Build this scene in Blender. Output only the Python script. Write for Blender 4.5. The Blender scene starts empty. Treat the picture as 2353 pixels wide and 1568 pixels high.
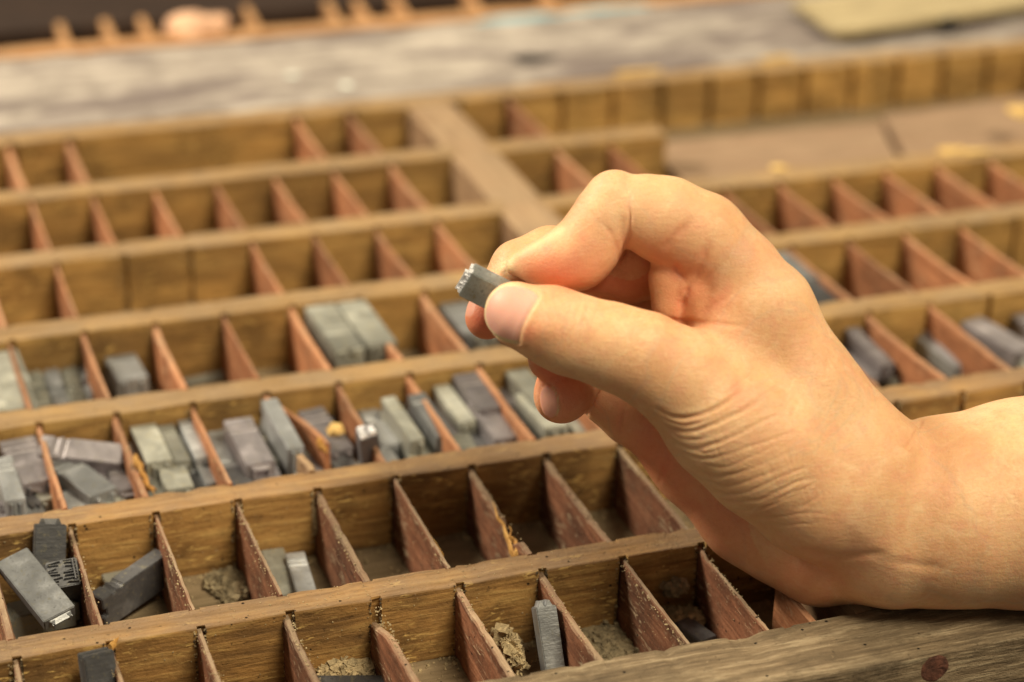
import bpy, bmesh, math, random
import numpy as np
from mathutils import Vector, Matrix, noise as mn

random.seed(7)
U = 0.022                       # one compartment pitch of the type case, metres
SC = bpy.context.scene
COL = SC.collection

# ------------------------------------------------------------------ camera
F_PX, CX, CY = 5000.0, 1176.5, 784.0        # pinhole in a 2353 x 1568 picture
RX, RY, RZ = -1.097, 0.311, 0.131
def _rot():
    cr, sr = math.cos(RX), math.sin(RX); cy, sy = math.cos(RY), math.sin(RY); cz, sz = math.cos(RZ), math.sin(RZ)
    return (np.array([[cz, -sz, 0], [sz, cz, 0], [0, 0, 1]]) @ np.array([[cy, 0, sy], [0, 1, 0], [-sy, 0, cy]])
            @ np.array([[1, 0, 0], [0, cr, -sr], [0, sr, cr]]))
RW = _rot()                                   # world -> camera
TC = np.array([-3.492, -4.387, -21.32])
CAMP = -RW.T @ TC
cam_d = bpy.data.cameras.new('camera'); cam = bpy.data.objects.new('camera', cam_d); COL.objects.link(cam)
M = Matrix([list(RW.T[0]) + [0], list(RW.T[1]) + [0], list(RW.T[2]) + [0], [0, 0, 0, 1]])
M.translation = Vector(CAMP) * U
cam.matrix_world = M
cam_d.sensor_width = 36; cam_d.lens = F_PX / 2353 * 36
cam_d.clip_start = 0.01; cam_d.clip_end = 100
cam_d.dof.use_dof = True; cam_d.dof.focus_distance = 24.4 * U; cam_d.dof.aperture_fstop = 7.2
cam_d.dof.aperture_blades = 0
SC.camera = cam

# ------------------------------------------------------------------ light
w = bpy.data.worlds.new('World'); SC.world = w; w.use_nodes = True
w.node_tree.nodes['Background'].inputs[0].default_value = (1.0, 0.87, 0.64, 1)
w.node_tree.nodes['Background'].inputs[1].default_value = 0.21
def area(name, pos, target, size, power, color):
    l = bpy.data.lights.new(name, 'AREA'); l.shape = 'RECTANGLE'; l.size = size[0]; l.size_y = size[1]
    l.energy = power; l.color = color
    o = bpy.data.objects.new(name, l); COL.objects.link(o); o.location = pos
    o.rotation_euler = (Vector(target) - Vector(pos)).to_track_quat('-Z', 'Y').to_euler()
    return o
TGT = (0.13, 0.08, 0.0)
area('ceiling_light', (TGT[0] - 1.55, TGT[1] + 1.2, 1.5), TGT, (0.7, 0.45), 80, (1.0, 0.88, 0.66))
area('front_ceiling_light', (TGT[0] + 0.45, TGT[1] - 1.0, 1.85), TGT, (0.9, 0.45), 58, (1.0, 0.87, 0.61))

SC.view_settings.view_transform = 'Standard'
SC.view_settings.look = 'None'
SC.view_settings.exposure = 0.02
SC.view_settings.gamma = 1.0
SC.view_settings.use_curve_mapping = False

# ------------------------------------------------------------------ helpers
def ray(u, v):
    return RW.T @ np.array([(u - CX) / F_PX, -(v - CY) / F_PX, -1.0])
def ground(u, v, z=0.0):
    r = ray(u, v); t = (z - CAMP[2]) / r[2]
    p = CAMP + r * t
    return p[0], p[1]

def tag(o, label=None, cat=None, group=None, kind=None):
    if label: o['label'] = label
    if cat: o['category'] = cat
    if group: o['group'] = group
    if kind: o['kind'] = kind
    return o
def empty(name, loc=(0, 0, 0)):
    o = bpy.data.objects.new(name, None); COL.objects.link(o)
    o.location = Vector(loc) * U; o.empty_display_size = 0.01
    return o
def mesh_obj(name, verts, faces, mat, parent=None, smooth=False, raw=False):
    me = bpy.data.meshes.new(name)
    vs = verts if raw else [Vector(v) * U for v in verts]
    me.from_pydata([tuple(v) for v in vs], [], faces)
    me.materials.append(mat)
    if smooth: me.polygons.foreach_set('use_smooth', [True] * len(me.polygons))
    me.update()
    o = bpy.data.objects.new(name, me); COL.objects.link(o)
    if parent is not None:
        o.parent = parent
        o.location = -parent.location
    return o

# ------------------------------------------------------------------ materials
class NT:
    def __init__(s, name):
        s.m = bpy.data.materials.new(name); s.m.use_nodes = True
        s.t = s.m.node_tree; s.b = s.t.nodes['Principled BSDF']
    def n(s, kind, **kw):
        x = s.t.nodes.new(kind)
        for k, v in kw.items():
            if k in ('operation', 'blend_type', 'data_type', 'noise_dimensions', 'feature', 'distance', 'attribute_name', 'wave_type', 'bands_direction', 'wave_profile', 'clamp', 'normalize'):
                setattr(x, k, v)
            else: x.inputs[k].default_value = v
        return x
    def l(s, a, b): s.t.links.new(a, b)
    def ramp(s, src, stops):
        r = s.t.nodes.new('ShaderNodeValToRGB'); e = r.color_ramp.elements
        while len(e) > len(stops): e.remove(e[-1])
        while len(e) < len(stops): e.new(1)
        for i, (p, c) in enumerate(stops):
            e[i].position = p; e[i].color = (*c, 1) if len(c) == 3 else c
        s.l(src, r.inputs[0]); return r.outputs[0]
    def mix(s, fac, a, b, mode='MIX'):
        x = s.t.nodes.new('ShaderNodeMix'); x.data_type = 'RGBA'; x.blend_type = mode
        for i, v in ((0, fac), (6, a), (7, b)):
            if isinstance(v, (int, float)): x.inputs[i].default_value = v
            elif isinstance(v, tuple): x.inputs[i].default_value = (*v, 1) if len(v) == 3 else v
            else: s.l(v, x.inputs[i])
        return x.outputs[2]
    def math(s, op, a, b=0.0, c=None):
        x = s.t.nodes.new('ShaderNodeMath'); x.operation = op
        for i, v in ((0, a), (1, b), (2, c)):
            if v is None: continue
            if isinstance(v, (int, float)): x.inputs[i].default_value = v
            else: s.l(v, x.inputs[i])
        return x.outputs[0]

def wood(name, dark, mid, light, axis=0, dust=(0.5, 0.37, 0.23), dust_amt=0.6, rough=0.75, grain=1.0,
         specks=1.0, bump=0.5, stain=None, stain_amt=0.0, scratch=None, var=0.0):
    m = NT(name)
    tc = m.n('ShaderNodeTexCoord'); oi = m.n('ShaderNodeObjectInfo')
    off = m.n('ShaderNodeVectorMath', operation='SCALE'); off.inputs[0].default_value = (.31, .17, .23); m.l(oi.outputs['Random'], off.inputs['Scale'])
    add = m.n('ShaderNodeVectorMath', operation='ADD'); m.l(tc.outputs['Object'], add.inputs[0]); m.l(off.outputs[0], add.inputs[1])
    k = 1 / U
    sc = [k * 5.0] * 3; sc[axis] = k * 0.42
    mp = m.n('ShaderNodeMapping', Scale=tuple(sc)); m.l(add.outputs[0], mp.inputs[0])
    n1 = m.n('ShaderNodeTexNoise', Scale=1.0 * grain, Detail=7, Roughness=0.62, Distortion=0.7); m.l(mp.outputs[0], n1.inputs[0])
    sc2 = [k * 19.0] * 3; sc2[axis] = k * 1.6
    mp2 = m.n('ShaderNodeMapping', Scale=tuple(sc2)); m.l(add.outputs[0], mp2.inputs[0])
    n2 = m.n('ShaderNodeTexNoise', Scale=1.0 * grain, Detail=5, Roughness=0.6, Distortion=0.4); m.l(mp2.outputs[0], n2.inputs[0])
    iso = m.n('ShaderNodeTexNoise', Scale=k * 1.3, Detail=6, Roughness=0.65); m.l(add.outputs[0], iso.inputs[0])
    fine = m.n('ShaderNodeTexNoise', Scale=k * 16, Detail=5, Roughness=0.7); m.l(add.outputs[0], fine.inputs[0])
    g = m.math('MULTIPLY_ADD', n2.outputs[0], 0.4, m.math('MULTIPLY', n1.outputs[0], 0.6))
    c = m.ramp(g, [(0.33, dark), (0.5, mid), (0.66, light)])
    # broad tone patches
    c = m.mix(m.ramp(iso.outputs[0], [(0.44, (0, 0, 0)), (0.66, (0.7, 0.7, 0.7))]), c, tuple(x * 0.7 for x in dark))
    if stain:
        st = m.n('ShaderNodeTexNoise', Scale=k * 0.75, Detail=5, Roughness=0.6, Distortion=0.8)
        ms = [1, 1, 1]; ms[axis] = 0.35
        mps = m.n('ShaderNodeMapping', Scale=tuple(ms)); m.l(add.outputs[0], mps.inputs[0]); m.l(mps.outputs[0], st.inputs[0])
        c = m.mix(m.ramp(st.outputs[0], [(0.46, (0, 0, 0)), (0.60, (stain_amt,) * 3)]), c, stain)
    if scratch:
        sc3 = [k * 17.0] * 3; sc3[axis] = k * 3.5
        mp3 = m.n('ShaderNodeMapping', Scale=tuple(sc3)); m.l(add.outputs[0], mp3.inputs[0])
        n3 = m.n('ShaderNodeTexNoise', Scale=1.0, Detail=3, Roughness=0.6, Distortion=1.2); m.l(mp3.outputs[0], n3.inputs[0])
        msk = m.ramp(iso.outputs[0], [(0.45, (0, 0, 0)), (0.6, (1, 1, 1))])
        c = m.mix(m.math('MULTIPLY', m.ramp(n3.outputs[0], [(0.58, (0, 0, 0)), (0.63, (.85, .85, .85))]), msk), c, scratch)
        c = m.mix(m.ramp(n3.outputs[0], [(0.28, (.6, .6, .6)), (0.36, (0, 0, 0))]), c, tuple(x * 0.35 for x in dark))
    # settled dust, thicker on top surfaces
    ge = m.n('ShaderNodeNewGeometry'); sp = m.n('ShaderNodeSeparateXYZ'); m.l(ge.outputs['Normal'], sp.inputs[0])
    up = m.ramp(sp.outputs[2], [(0.35, (0, 0, 0)), (0.8, (1, 1, 1))])
    dn = m.ramp(m.math('ADD', m.math('MULTIPLY', iso.outputs[0], 0.6), m.math('MULTIPLY', n2.outputs[0], 0.4)), [(0.38, (.45, .45, .45)), (0.62, (1, 1, 1))])
    c = m.mix(m.math('MULTIPLY', m.math('MULTIPLY', up, dn), dust_amt), c, dust)
    tg = m.n('ShaderNodeTexNoise', Scale=k * 2.6, Detail=7, Roughness=0.72, Distortion=0.6); m.l(mp.outputs[0], tg.inputs[0]); tg.inputs['Scale'].default_value = 0.9
    c = m.mix(m.math('MULTIPLY', m.ramp(tg.outputs[0], [(0.50, (0, 0, 0)), (0.66, (.55, .55, .55))]), up), c, tuple(x * 0.9 for x in dark))
    # light crumbs and dark pits
    vo = m.n('ShaderNodeTexVoronoi', Scale=k * 5.5, Randomness=1.0); m.l(add.outputs[0], vo.inputs[0])
    pit = m.ramp(vo.outputs['Distance'], [(0.05, (1, 1, 1)), (0.10, (0, 0, 0))])
    sel = m.n('ShaderNodeSeparateColor'); m.l(vo.outputs['Color'], sel.inputs[0])
    pm = m.math('MULTIPLY', pit, m.math('GREATER_THAN', sel.outputs[0], 0.55))
    c = m.mix(m.math('MULTIPLY', pm, 0.85 * specks), c, tuple(x * 0.22 for x in dark))
    cr = m.ramp(fine.outputs[0], [(0.66, (0, 0, 0)), (0.74, (1, 1, 1))])
    c = m.mix(m.math('MULTIPLY', cr, 0.5 * specks), c, tuple(min(1, x * 1.5) for x in dust))
    fd = m.ramp(fine.outputs[0], [(0.27, (1, 1, 1)), (0.38, (0, 0, 0))])
    c = m.mix(m.math('MULTIPLY', fd, 0.55 * specks), c, tuple(x * 0.35 for x in dark))
    hv = m.n('ShaderNodeHueSaturation'); m.l(m.math('MULTIPLY_ADD', oi.outputs['Random'], var, 1 - var * .5), hv.inputs['Value']); m.l(c, hv.inputs['Color']); c = hv.outputs[0]
    m.l(c, m.b.inputs['Base Color'])
    m.b.inputs['Roughness'].default_value = rough
    m.b.inputs['Specular IOR Level'].default_value = 0.3
    bp = m.n('ShaderNodeBump', Strength=bump, Distance=0.0009)
    h = m.math('ADD', m.math('MULTIPLY', g, 0.9), m.math('MULTIPLY', fine.outputs[0], 0.35))
    h = m.math('SUBTRACT', h, m.math('MULTIPLY', pm, 0.8))
    m.l(h, bp.inputs['Height']); m.l(bp.outputs[0], m.b.inputs['Normal'])
    return m.m

W_RAIL = wood('rail_wood', (0.17, 0.092, 0.028), (0.44, 0.250, 0.078), (0.62, 0.40, 0.14), 0, dust=(0.33, 0.232, 0.145), dust_amt=0.85, stain=(0.15, 0.085, 0.03), stain_amt=.55, scratch=(0.66, 0.43, 0.14), bump=0.9, specks=1.3, var=.15)
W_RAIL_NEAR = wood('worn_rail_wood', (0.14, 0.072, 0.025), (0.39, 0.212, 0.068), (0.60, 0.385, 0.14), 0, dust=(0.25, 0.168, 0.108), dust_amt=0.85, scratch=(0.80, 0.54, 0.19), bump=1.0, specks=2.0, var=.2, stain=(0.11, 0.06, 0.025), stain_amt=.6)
W_DIV = wood('divider_wood', (0.20, 0.075, 0.033), (0.41, 0.168, 0.078), (0.56, 0.27, 0.14), 1, dust=(0.42, 0.27, 0.17), dust_amt=0.6, grain=0.8, specks=1.3, scratch=(0.50, 0.34, 0.21), bump=0.9, var=.5)
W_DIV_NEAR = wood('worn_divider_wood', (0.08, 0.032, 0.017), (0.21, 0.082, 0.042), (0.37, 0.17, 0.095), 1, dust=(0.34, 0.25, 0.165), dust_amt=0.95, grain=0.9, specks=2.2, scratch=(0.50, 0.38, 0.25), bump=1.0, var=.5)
W_FRAME = wood('frame_wood', (0.05, 0.032, 0.018), (0.20, 0.142, 0.085), (0.44, 0.35, 0.23), 0, dust=(0.30, 0.225, 0.14), dust_amt=0.25, grain=1.5, bump=1.4, scratch=(0.06, 0.04, 0.02), specks=1.4)
W_FLOOR = wood('floor_board_wood', (0.10, 0.07, 0.038), (0.20, 0.145, 0.085), (0.30, 0.225, 0.14), 0, dust=(0.30, 0.225, 0.14), dust_amt=0.6, specks=2.0, stain=(0.10, 0.08, 0.04), stain_amt=.6)
W_PANEL = wood('panel_wood', (0.20, 0.12, 0.075), (0.31, 0.20, 0.13), (0.40, 0.28, 0.19), 0, dust=(0.36, 0.25, 0.165), dust_amt=0.6, specks=1.0, stain=(0.22, 0.13, 0.08), stain_amt=.6)
W_BAR = wood('bar_wood', (0.19, 0.11, 0.06), (0.31, 0.19, 0.11), (0.42, 0.28, 0.16), 1, dust=(0.40, 0.285, 0.18), dust_amt=0.7)
W_FRESH = wood('fresh_broken_wood', (0.44, 0.20, 0.05), (0.62, 0.33, 0.09), (0.78, 0.48, 0.16), 1, dust=(0.7, 0.45, 0.18), dust_amt=0.2, specks=0.3, bump=1.0)
W_PALE = wood('pale_broken_wood', (0.55, 0.34, 0.10), (0.72, 0.48, 0.17), (0.85, 0.62, 0.27), 0, dust=(0.8, 0.58, 0.25), dust_amt=0.2, specks=0.3)
W_GREY = wood('weathered_grey_wood', (0.16, 0.125, 0.115), (0.44, 0.385, 0.345), (0.64, 0.57, 0.50), 0, dust=(0.50, 0.45, 0.40), dust_amt=0.15, specks=0.2, stain=(0.11, 0.08, 0.085), stain_amt=0.85, grain=.8)
W_PLANK = wood('pale_plank_wood', (0.30, 0.23, 0.125), (0.46, 0.37, 0.215), (0.56, 0.46, 0.29), 0, dust=(0.50, 0.41, 0.26), dust_amt=0.5, specks=0.2)
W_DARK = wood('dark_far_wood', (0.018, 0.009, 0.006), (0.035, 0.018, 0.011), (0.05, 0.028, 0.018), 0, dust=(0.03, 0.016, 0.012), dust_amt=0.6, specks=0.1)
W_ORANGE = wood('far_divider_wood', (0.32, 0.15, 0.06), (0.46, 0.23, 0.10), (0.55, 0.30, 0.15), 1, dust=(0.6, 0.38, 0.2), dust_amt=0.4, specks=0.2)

def lead(name, base, tint, metal=0.55, rough=0.42, crust=(0.30, 0.27, 0.17), crust_amt=0.45):
    m = NT(name); k = 1 / U
    tc = m.n('ShaderNodeTexCoord'); oi = m.n('ShaderNodeObjectInfo')
    off = m.n('ShaderNodeVectorMath', operation='SCALE'); off.inputs[0].default_value = (.31, .17, .23); m.l(oi.outputs['Random'], off.inputs['Scale'])
    add = m.n('ShaderNodeVectorMath', operation='ADD'); m.l(tc.outputs['Object'], add.inputs[0]); m.l(off.outputs[0], add.inputs[1])
    n1 = m.n('ShaderNodeTexNoise', Scale=k * 2.2, Detail=6, Roughness=0.65, Distortion=0.5); m.l(add.outputs[0], n1.inputs[0])
    n2 = m.n('ShaderNodeTexNoise', Scale=k * 14, Detail=5, Roughness=0.7); m.l(add.outputs[0], n2.inputs[0])
    mpp = m.n('ShaderNodeMapping', Scale=(k * 3, k * 30, k * 3)); m.l(add.outputs[0], mpp.inputs[0])
    n3 = m.n('ShaderNodeTexNoise', Scale=1.0, Detail=3); m.l(mpp.outputs[0], n3.inputs[0])
    c = m.ramp(n1.outputs[0], [(0.32, tuple(x * 0.8 for x in base)), (0.55, base), (0.75, tint)])
    c = m.mix(m.ramp(n2.outputs[0], [(0.56, (0, 0, 0)), (0.68, (crust_amt,) * 3)]), c, crust)
    c = m.mix(m.ramp(n2.outputs[0], [(0.30, (0.6, 0.6, 0.6)), (0.42, (0, 0, 0))]), c, tuple(x * 0.3 for x in base))
    hv = m.n('ShaderNodeHueSaturation'); hv.inputs['Value'].default_value = 1
    m.l(m.math('MULTIPLY_ADD', oi.outputs['Random'], 0.75, 0.62), hv.inputs['Value']); m.l(c, hv.inputs['Color'])
    m.l(hv.outputs[0], m.b.inputs['Base Color'])
    m.b.inputs['Metallic'].default_value = metal
    m.l(m.ramp(n1.outputs[0], [(0.3, (rough - .1,) * 3), (0.7, (rough + .2,) * 3)]), m.b.inputs['Roughness'])
    bp = m.n('ShaderNodeBump', Strength=0.45, Distance=0.0003)
    m.l(m.math('ADD', n2.outputs[0], m.math('MULTIPLY', n3.outputs[0], 0.5)), bp.inputs['Height']); m.l(bp.outputs[0], m.b.inputs['Normal'])
    return m.m
L_GREY = lead('grey_type_metal', (0.34, 0.35, 0.37), (0.56, 0.57, 0.60))
L_GREEN = lead('tarnished_type_metal', (0.30, 0.30, 0.27), (0.47, 0.47, 0.43), crust=(0.36, 0.30, 0.15), crust_amt=0.7, rough=0.55, metal=0.35)
L_DARK = lead('dark_type_metal', (0.11, 0.11, 0.12), (0.22, 0.22, 0.24), rough=0.5)
L_PURP = lead('purplish_type_metal', (0.31, 0.285, 0.31), (0.50, 0.46, 0.50), rough=0.45)
L_GLINT = lead('glint_type_metal', (0.8, 0.8, 0.84), (0.97, 0.97, 1.0), metal=0.3, rough=0.25, crust_amt=0.1)  # near-white base puts the glints of raised faces into the colour
L_HELD = lead('held_type_metal', (0.42, 0.44, 0.44), (0.60, 0.62, 0.62), crust=(0.30, 0.24, 0.13), crust_amt=0.7, rough=0.36, metal=0.7)

def simple(name, col, rough=0.8, metal=0.0, var=0.3, scale=3.0, bump=0.5):
    m = NT(name); k = 1 / U
    tc = m.n('ShaderNodeTexCoord')
    n1 = m.n('ShaderNodeTexNoise', Scale=k * scale, Detail=7, Roughness=0.7); m.l(tc.outputs['Object'], n1.inputs[0])
    c = m.ramp(n1.outputs[0], [(0.3, tuple(x * (1 - var) for x in col)), (0.5, col), (0.7, tuple(min(1, x * (1 + var)) for x in col))])
    m.l(c, m.b.inputs['Base Color']); m.b.inputs['Roughness'].default_value = rough; m.b.inputs['Metallic'].default_value = metal
    bp = m.n('ShaderNodeBump', Strength=bump, Distance=0.0008); m.l(n1.outputs[0], bp.inputs['Height']); m.l(bp.outputs[0], m.b.inputs['Normal'])
    return m.m
M_CRUMB = simple('crumbly_wood_dust', (0.40, 0.31, 0.18), 0.95, var=0.6, scale=9, bump=1)
M_DIRT = simple('grey_dirt', (0.26, 0.21, 0.13), 0.95, var=0.6, scale=9, bump=1)
M_RUST = simple('rusted_iron', (0.11, 0.042, 0.026), 0.75, metal=0.3, var=0.8, scale=8, bump=1)
M_ROOM = simple('dark_room_floor', (0.012, 0.008, 0.008), 0.9)  # near-black colour carries the darkness of the room beyond
M_PINK = simple('dusty_pink_paint', (0.42, 0.24, 0.30), 0.8)
M_PEACH = simple('peach_bare_wood', (0.78, 0.48, 0.32), 0.8, var=.15)
M_BLACK = simple('black_knob', (0.01, 0.008, 0.01), 0.4)
M_BLUE = simple('pale_blue_paint', (0.22, 0.40, 0.48), 0.7)
M_WHITE = simple('white_paint_fleck', (0.7, 0.72, 0.68), 0.6)

# ------------------------------------------------------------------ type case
def nz(x, y, z, s=1.0): return mn.noise(Vector((x * s, y * s, z * s)))
def loft(rings, close=True):
    n = len(rings[0]); vs = [p for r in rings for p in r]; fs = []
    for i in range(len(rings) - 1):
        for j in range(n):
            a = i * n + j; b = i * n + (j + 1) % n
            fs.append((a, b, b + n, a + n))
    if close:
        fs.append(tuple(range(n - 1, -1, -1))); fs.append(tuple((len(rings) - 1) * n + j for j in range(n)))
    return vs, fs

ZF = -0.96
YF = [None, 2.672, 5.278, 7.969, 10.550, 13.062, 15.667, 18.265]
RWID = [None, .42, .456, .476, .50, .50, .50, .5]
FRONT_REAR, FRONT_FRONT = 0.78, -0.22

def beam_x(x0, x1, yf, yr, ztop, zbot, slots=(), rslots=(), wob=0.009, chip=0.012, seed=0, bev=0.022, front_wobble=0.012, step=0.09, slw=.05, sld=.085):
    xs = set(np.arange(x0, x1, step).round(4)) | {x1}
    for s in list(slots):
        for d in (-slw - .008, -slw + .006, slw - .006, slw + .008): xs.add(round(s + d, 4))
    for s in list(rslots):
        for d in (-.07, -.05, .05, .07): xs.add(round(s + d, 4))
    xs = sorted(x for x in xs if x0 <= x <= x1)
    rings = []
    nfr = 7
    for x in xs:
        insl = any(abs(x - s) < slw for s in slots); insr = any(abs(x - s) < .06 for s in rslots)
        e1 = nz(x, yf, seed, 1.6) * wob + nz(x, yf, seed + 9, 7) * wob * .5
        e2 = nz(x, yr, seed + 3, 1.6) * wob + nz(x, yr, seed + 5, 7) * wob * .5
        c1 = max(0, nz(x, seed, 1.3, 3.1) - .28) * chip * 6; c2 = max(0, nz(x, seed, 5.3, 3.1) - .28) * chip * 6
        zt1 = ztop + nz(x, seed, 0, 1.1) * wob - c1 * .5; zt2 = ztop + nz(x, seed, 2, 1.1) * wob - c2 * .5
        r = []
        g = sld if insl else 0
        for i in range(nfr):
            z = zbot + (ztop - bev - c1 * .4 - zbot) * i / (nfr - 1)
            fw = nz(x, z * 2, seed + 20, 1.3) * front_wobble
            r.append((x, yf + fw + e1 * (i == nfr - 1) + g, z))
        gz = (.02 + .02 * nz(x, 1, seed, 5)) if insl else 0
        r.append((x, yf + bev * .35 + e1 + min(g, .05), zt1 - bev * .35 - gz))
        r.append((x, yf + bev + c1 * .6 + e1 + g * .35, zt1 - gz * .25))
        r.append((x, yf + (yr - yf) * .38, zt1 * .6 + zt2 * .4 + nz(x, 3, seed, 4) * .006))
        r.append((x, yf + (yr - yf) * .68, zt1 * .3 + zt2 * .7 + nz(x, 4, seed, 4) * .006))
        gr = .018 if insr else 0
        r.append((x, yr - bev - c2 * .6 + e2 - gr, zt2 - gr * .5))
        r.append((x, yr + e2 - gr, zt2 - bev - c2 * .4 - gr * .5))
        r.append((x, yr, (ztop + zbot) / 2)); r.append((x, yr, zbot))
        rings.append(r)
    return loft(rings)

def beam_y(xc, th, y0, y1, ztop0, ztop1, zbot, seed=0, wob=0.02, chips=0.05, sag=0.0, lean=0.0, cut=None):
    """thin board running along y; ztop0 near end, ztop1 far end"""
    ys = np.linspace(y0, y1, max(10, int((y1 - y0) / .04)))
    rings = []
    for y in ys:
        t = (y - y0) / (y1 - y0)
        zt = ztop0 * (1 - t) + ztop1 * t - sag * math.sin(math.pi * t) + nz(y, xc, seed, 1.7) * wob + nz(y, xc, seed + 7, 13) * wob * .6 - max(0, nz(y, xc, seed + 4, 4.2) - .2) * chips * 3
        if cut: zt = min(zt, cut(t))
        zt = max(zt, zbot + .06)
        k = nz(y, xc, seed + 2, .8) * .012 * min(1, 1 / max(th, .1) * .1)
        q_ = .25 if th < .2 else .012
        h1 = th / 2 * (1 + q_ * nz(y, seed, 3, 5)); h2 = th / 2 * (1 + q_ * nz(y, seed, 8, 5))
        tw = (zt - zbot)
        def X(z): return xc + k + lean * (z - zbot)
        r = []
        for i in range(5):
            z = zbot + (zt - .03 - zbot) * i / 4; r.append((X(z) - h1 * (1.0 + .15 * (1 - i / 4)), y, z))
        r.append((X(zt) - h1 * .6, y, zt - .006)); r.append((X(zt) + h2 * .6, y, zt + nz(y, 9, seed, 6) * .006))
        for i in range(4, -1, -1):
            z = zbot + (zt - .03 - zbot) * i / 4; r.append((X(z) + h2 * (1.0 + .15 * (1 - i / 4)), y, z))
        rings.append(r)
    return loft(rings)

case = tag(empty('type_case', (8, 9, ZF - .15)), 'old open wooden type case with rows of small compartments, resting under the hand', 'type case')
XL, XR = -3.6, 20.95
# floor board
def grid_board(x0, x1, y0, y1, z, thick, nx, ny, amp, seed):
    vs = []; fs = []
    for j in range(ny + 1):
        for i in range(nx + 1):
            x = x0 + (x1 - x0) * i / nx; y = y0 + (y1 - y0) * j / ny
            vs.append((x, y, z + nz(x, y, seed, 1.5) * amp + nz(x, y, seed, 6) * amp * .3))
    for j in range(ny):
        for i in range(nx):
            a = j * (nx + 1) + i; fs.append((a, a + 1, a + nx + 2, a + nx + 1))
    b = len(vs)
    vs += [(x0, y0, z - thick), (x1, y0, z - thick), (x1, y1, z - thick), (x0, y1, z - thick)]
    fs.append((b + 3, b + 2, b + 1, b))
    bot = [i for i in range(nx + 1)]
    fs.append(tuple([b, b + 1] + [i for i in range(nx, -1, -1)]))
    fs.append(tuple([b + 1, b + 2] + [j * (nx + 1) + nx for j in range(ny, -1, -1)]))
    top = ny * (nx + 1)
    fs.append(tuple([b + 2, b + 3] + [top + i for i in range(0, nx + 1)]))
    fs.append(tuple([b + 3, b] + [j * (nx + 1) for j in range(0, ny + 1)]))
    return vs, fs
mesh_obj('floor_board', *grid_board(XL, XR + .6, 0.3, 18.6, ZF, .12, 160, 120, .008, 3), W_FLOOR, case)
# rails 1..6
all_cols = list(range(-3, 9)) + list(range(9, 21))
for r in range(1, 7):
    xr = XR if r < 6 else 12.05
    sl = [c + .02 for c in all_cols if c not in (8, 9) and c < xr - .2]
    if r == 6: sl = [c for c in sl if c < 2.5 or c > 5.5]
    rs = [c for c in sl]
    vs, fs = beam_x(XL, xr, YF[r], YF[r] + RWID[r], 0, ZF + .01, sl, rs, seed=r * 3.7, wob=.011 if r < 3 else .008, chip=.016 if r < 3 else .008)
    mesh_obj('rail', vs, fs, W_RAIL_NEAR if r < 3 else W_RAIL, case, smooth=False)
# front frame
vs, fs = beam_x(XL - .6, 17, FRONT_FRONT, FRONT_REAR, 0.03, -1.35, (), [c + .5 for c in (3.6, 4.55, 6.02, 6.7, 7.9)], wob=.014, chip=.035, seed=31, bev=.045)
mesh_obj('front_frame', vs, fs, W_FRAME, case)
# back frame
vs, fs = beam_x(XL - .6, XR + .8, YF[7], YF[7] + .48, 0.03, -1.35, [c + .02 for c in range(9, 21)] + [c + .02 for c in (1, 2, 6, 7)], (), wob=.01, chip=.015, seed=47, bev=.03, slw=.10, sld=.15)
mesh_obj('back_frame', vs, fs, W_RAIL, case)
# right frame
vs, fs = beam_y(XR + .35, .6, FRONT_REAR, 18.26, .03, .03, -1.35, seed=77, wob=.01, chips=.01)
mesh_obj('side_frame', vs, fs, W_RAIL, case)
# centre bar
vs, fs = beam_y(8.5, .84, FRONT_REAR + .01, 18.25, .012, .012, ZF + .01, seed=71, wob=.006, chips=.0)
mesh_obj('centre_bar', vs, fs, W_BAR, case)
# dividers
missing = {(4, 2), (4, 3), (6, 3), (6, 4), (6, 5), (6, 8), (6, 0)} | {(5, c) for c in range(12, 21)} | {(6, c) for c in range(11, 21)}
missing |= {(2, 3)}
ndiv = 0
for row in range(0, 7):
    y0 = FRONT_REAR if row == 0 else YF[row] + RWID[row]
    y1 = YF[row + 1] + .06
    cmin = {0: -1, 1: -1, 2: -1, 3: -1, 4: 0, 5: 0, 6: 1}[row]
    cmax = {0: 9, 1: 11, 2: 13, 3: 15, 4: 17, 5: 17, 6: 11}[row]
    for c in range(cmin, cmax + 1):
        if c in (8,) or (row, c) in missing: continue
        if c == 9: continue
        if c > 9 and row < 2: continue
        sd = row * 13.1 + c * 2.7
        rnd = random.Random(int(sd * 10))
        cut = None; sag = rnd.uniform(.0, .035)
        if (row, c) == (2, 1): cut = lambda t: -.16 + .9 * abs(t - .42) if t < .75 else 9
        if (row, c) == (1, 5): cut = lambda t: (-.28 + 1.6 * abs(t - .30)) if t < .6 else 9
        if (row, c) == (0, 3): cut = lambda t: -.02 - .33 * max(0, (t - .55) / .45)
        vs, fs = beam_y(c + rnd.uniform(-.015, .015), rnd.choice((.055, .07, .09)) + rnd.uniform(-.008, .008), y0 - .02, y1, -.005 + rnd.uniform(-.02, .01), -.055 + rnd.uniform(-.03, .015),
                        ZF + .005, seed=sd, wob=.010 if row < 3 else .007, chips=.02 if row < 3 else .008, sag=sag, lean=rnd.uniform(-.02, .02), cut=cut)
        mesh_obj('divider', vs, fs, W_DIV_NEAR if row < 2 else W_DIV, case); ndiv += 1
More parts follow.
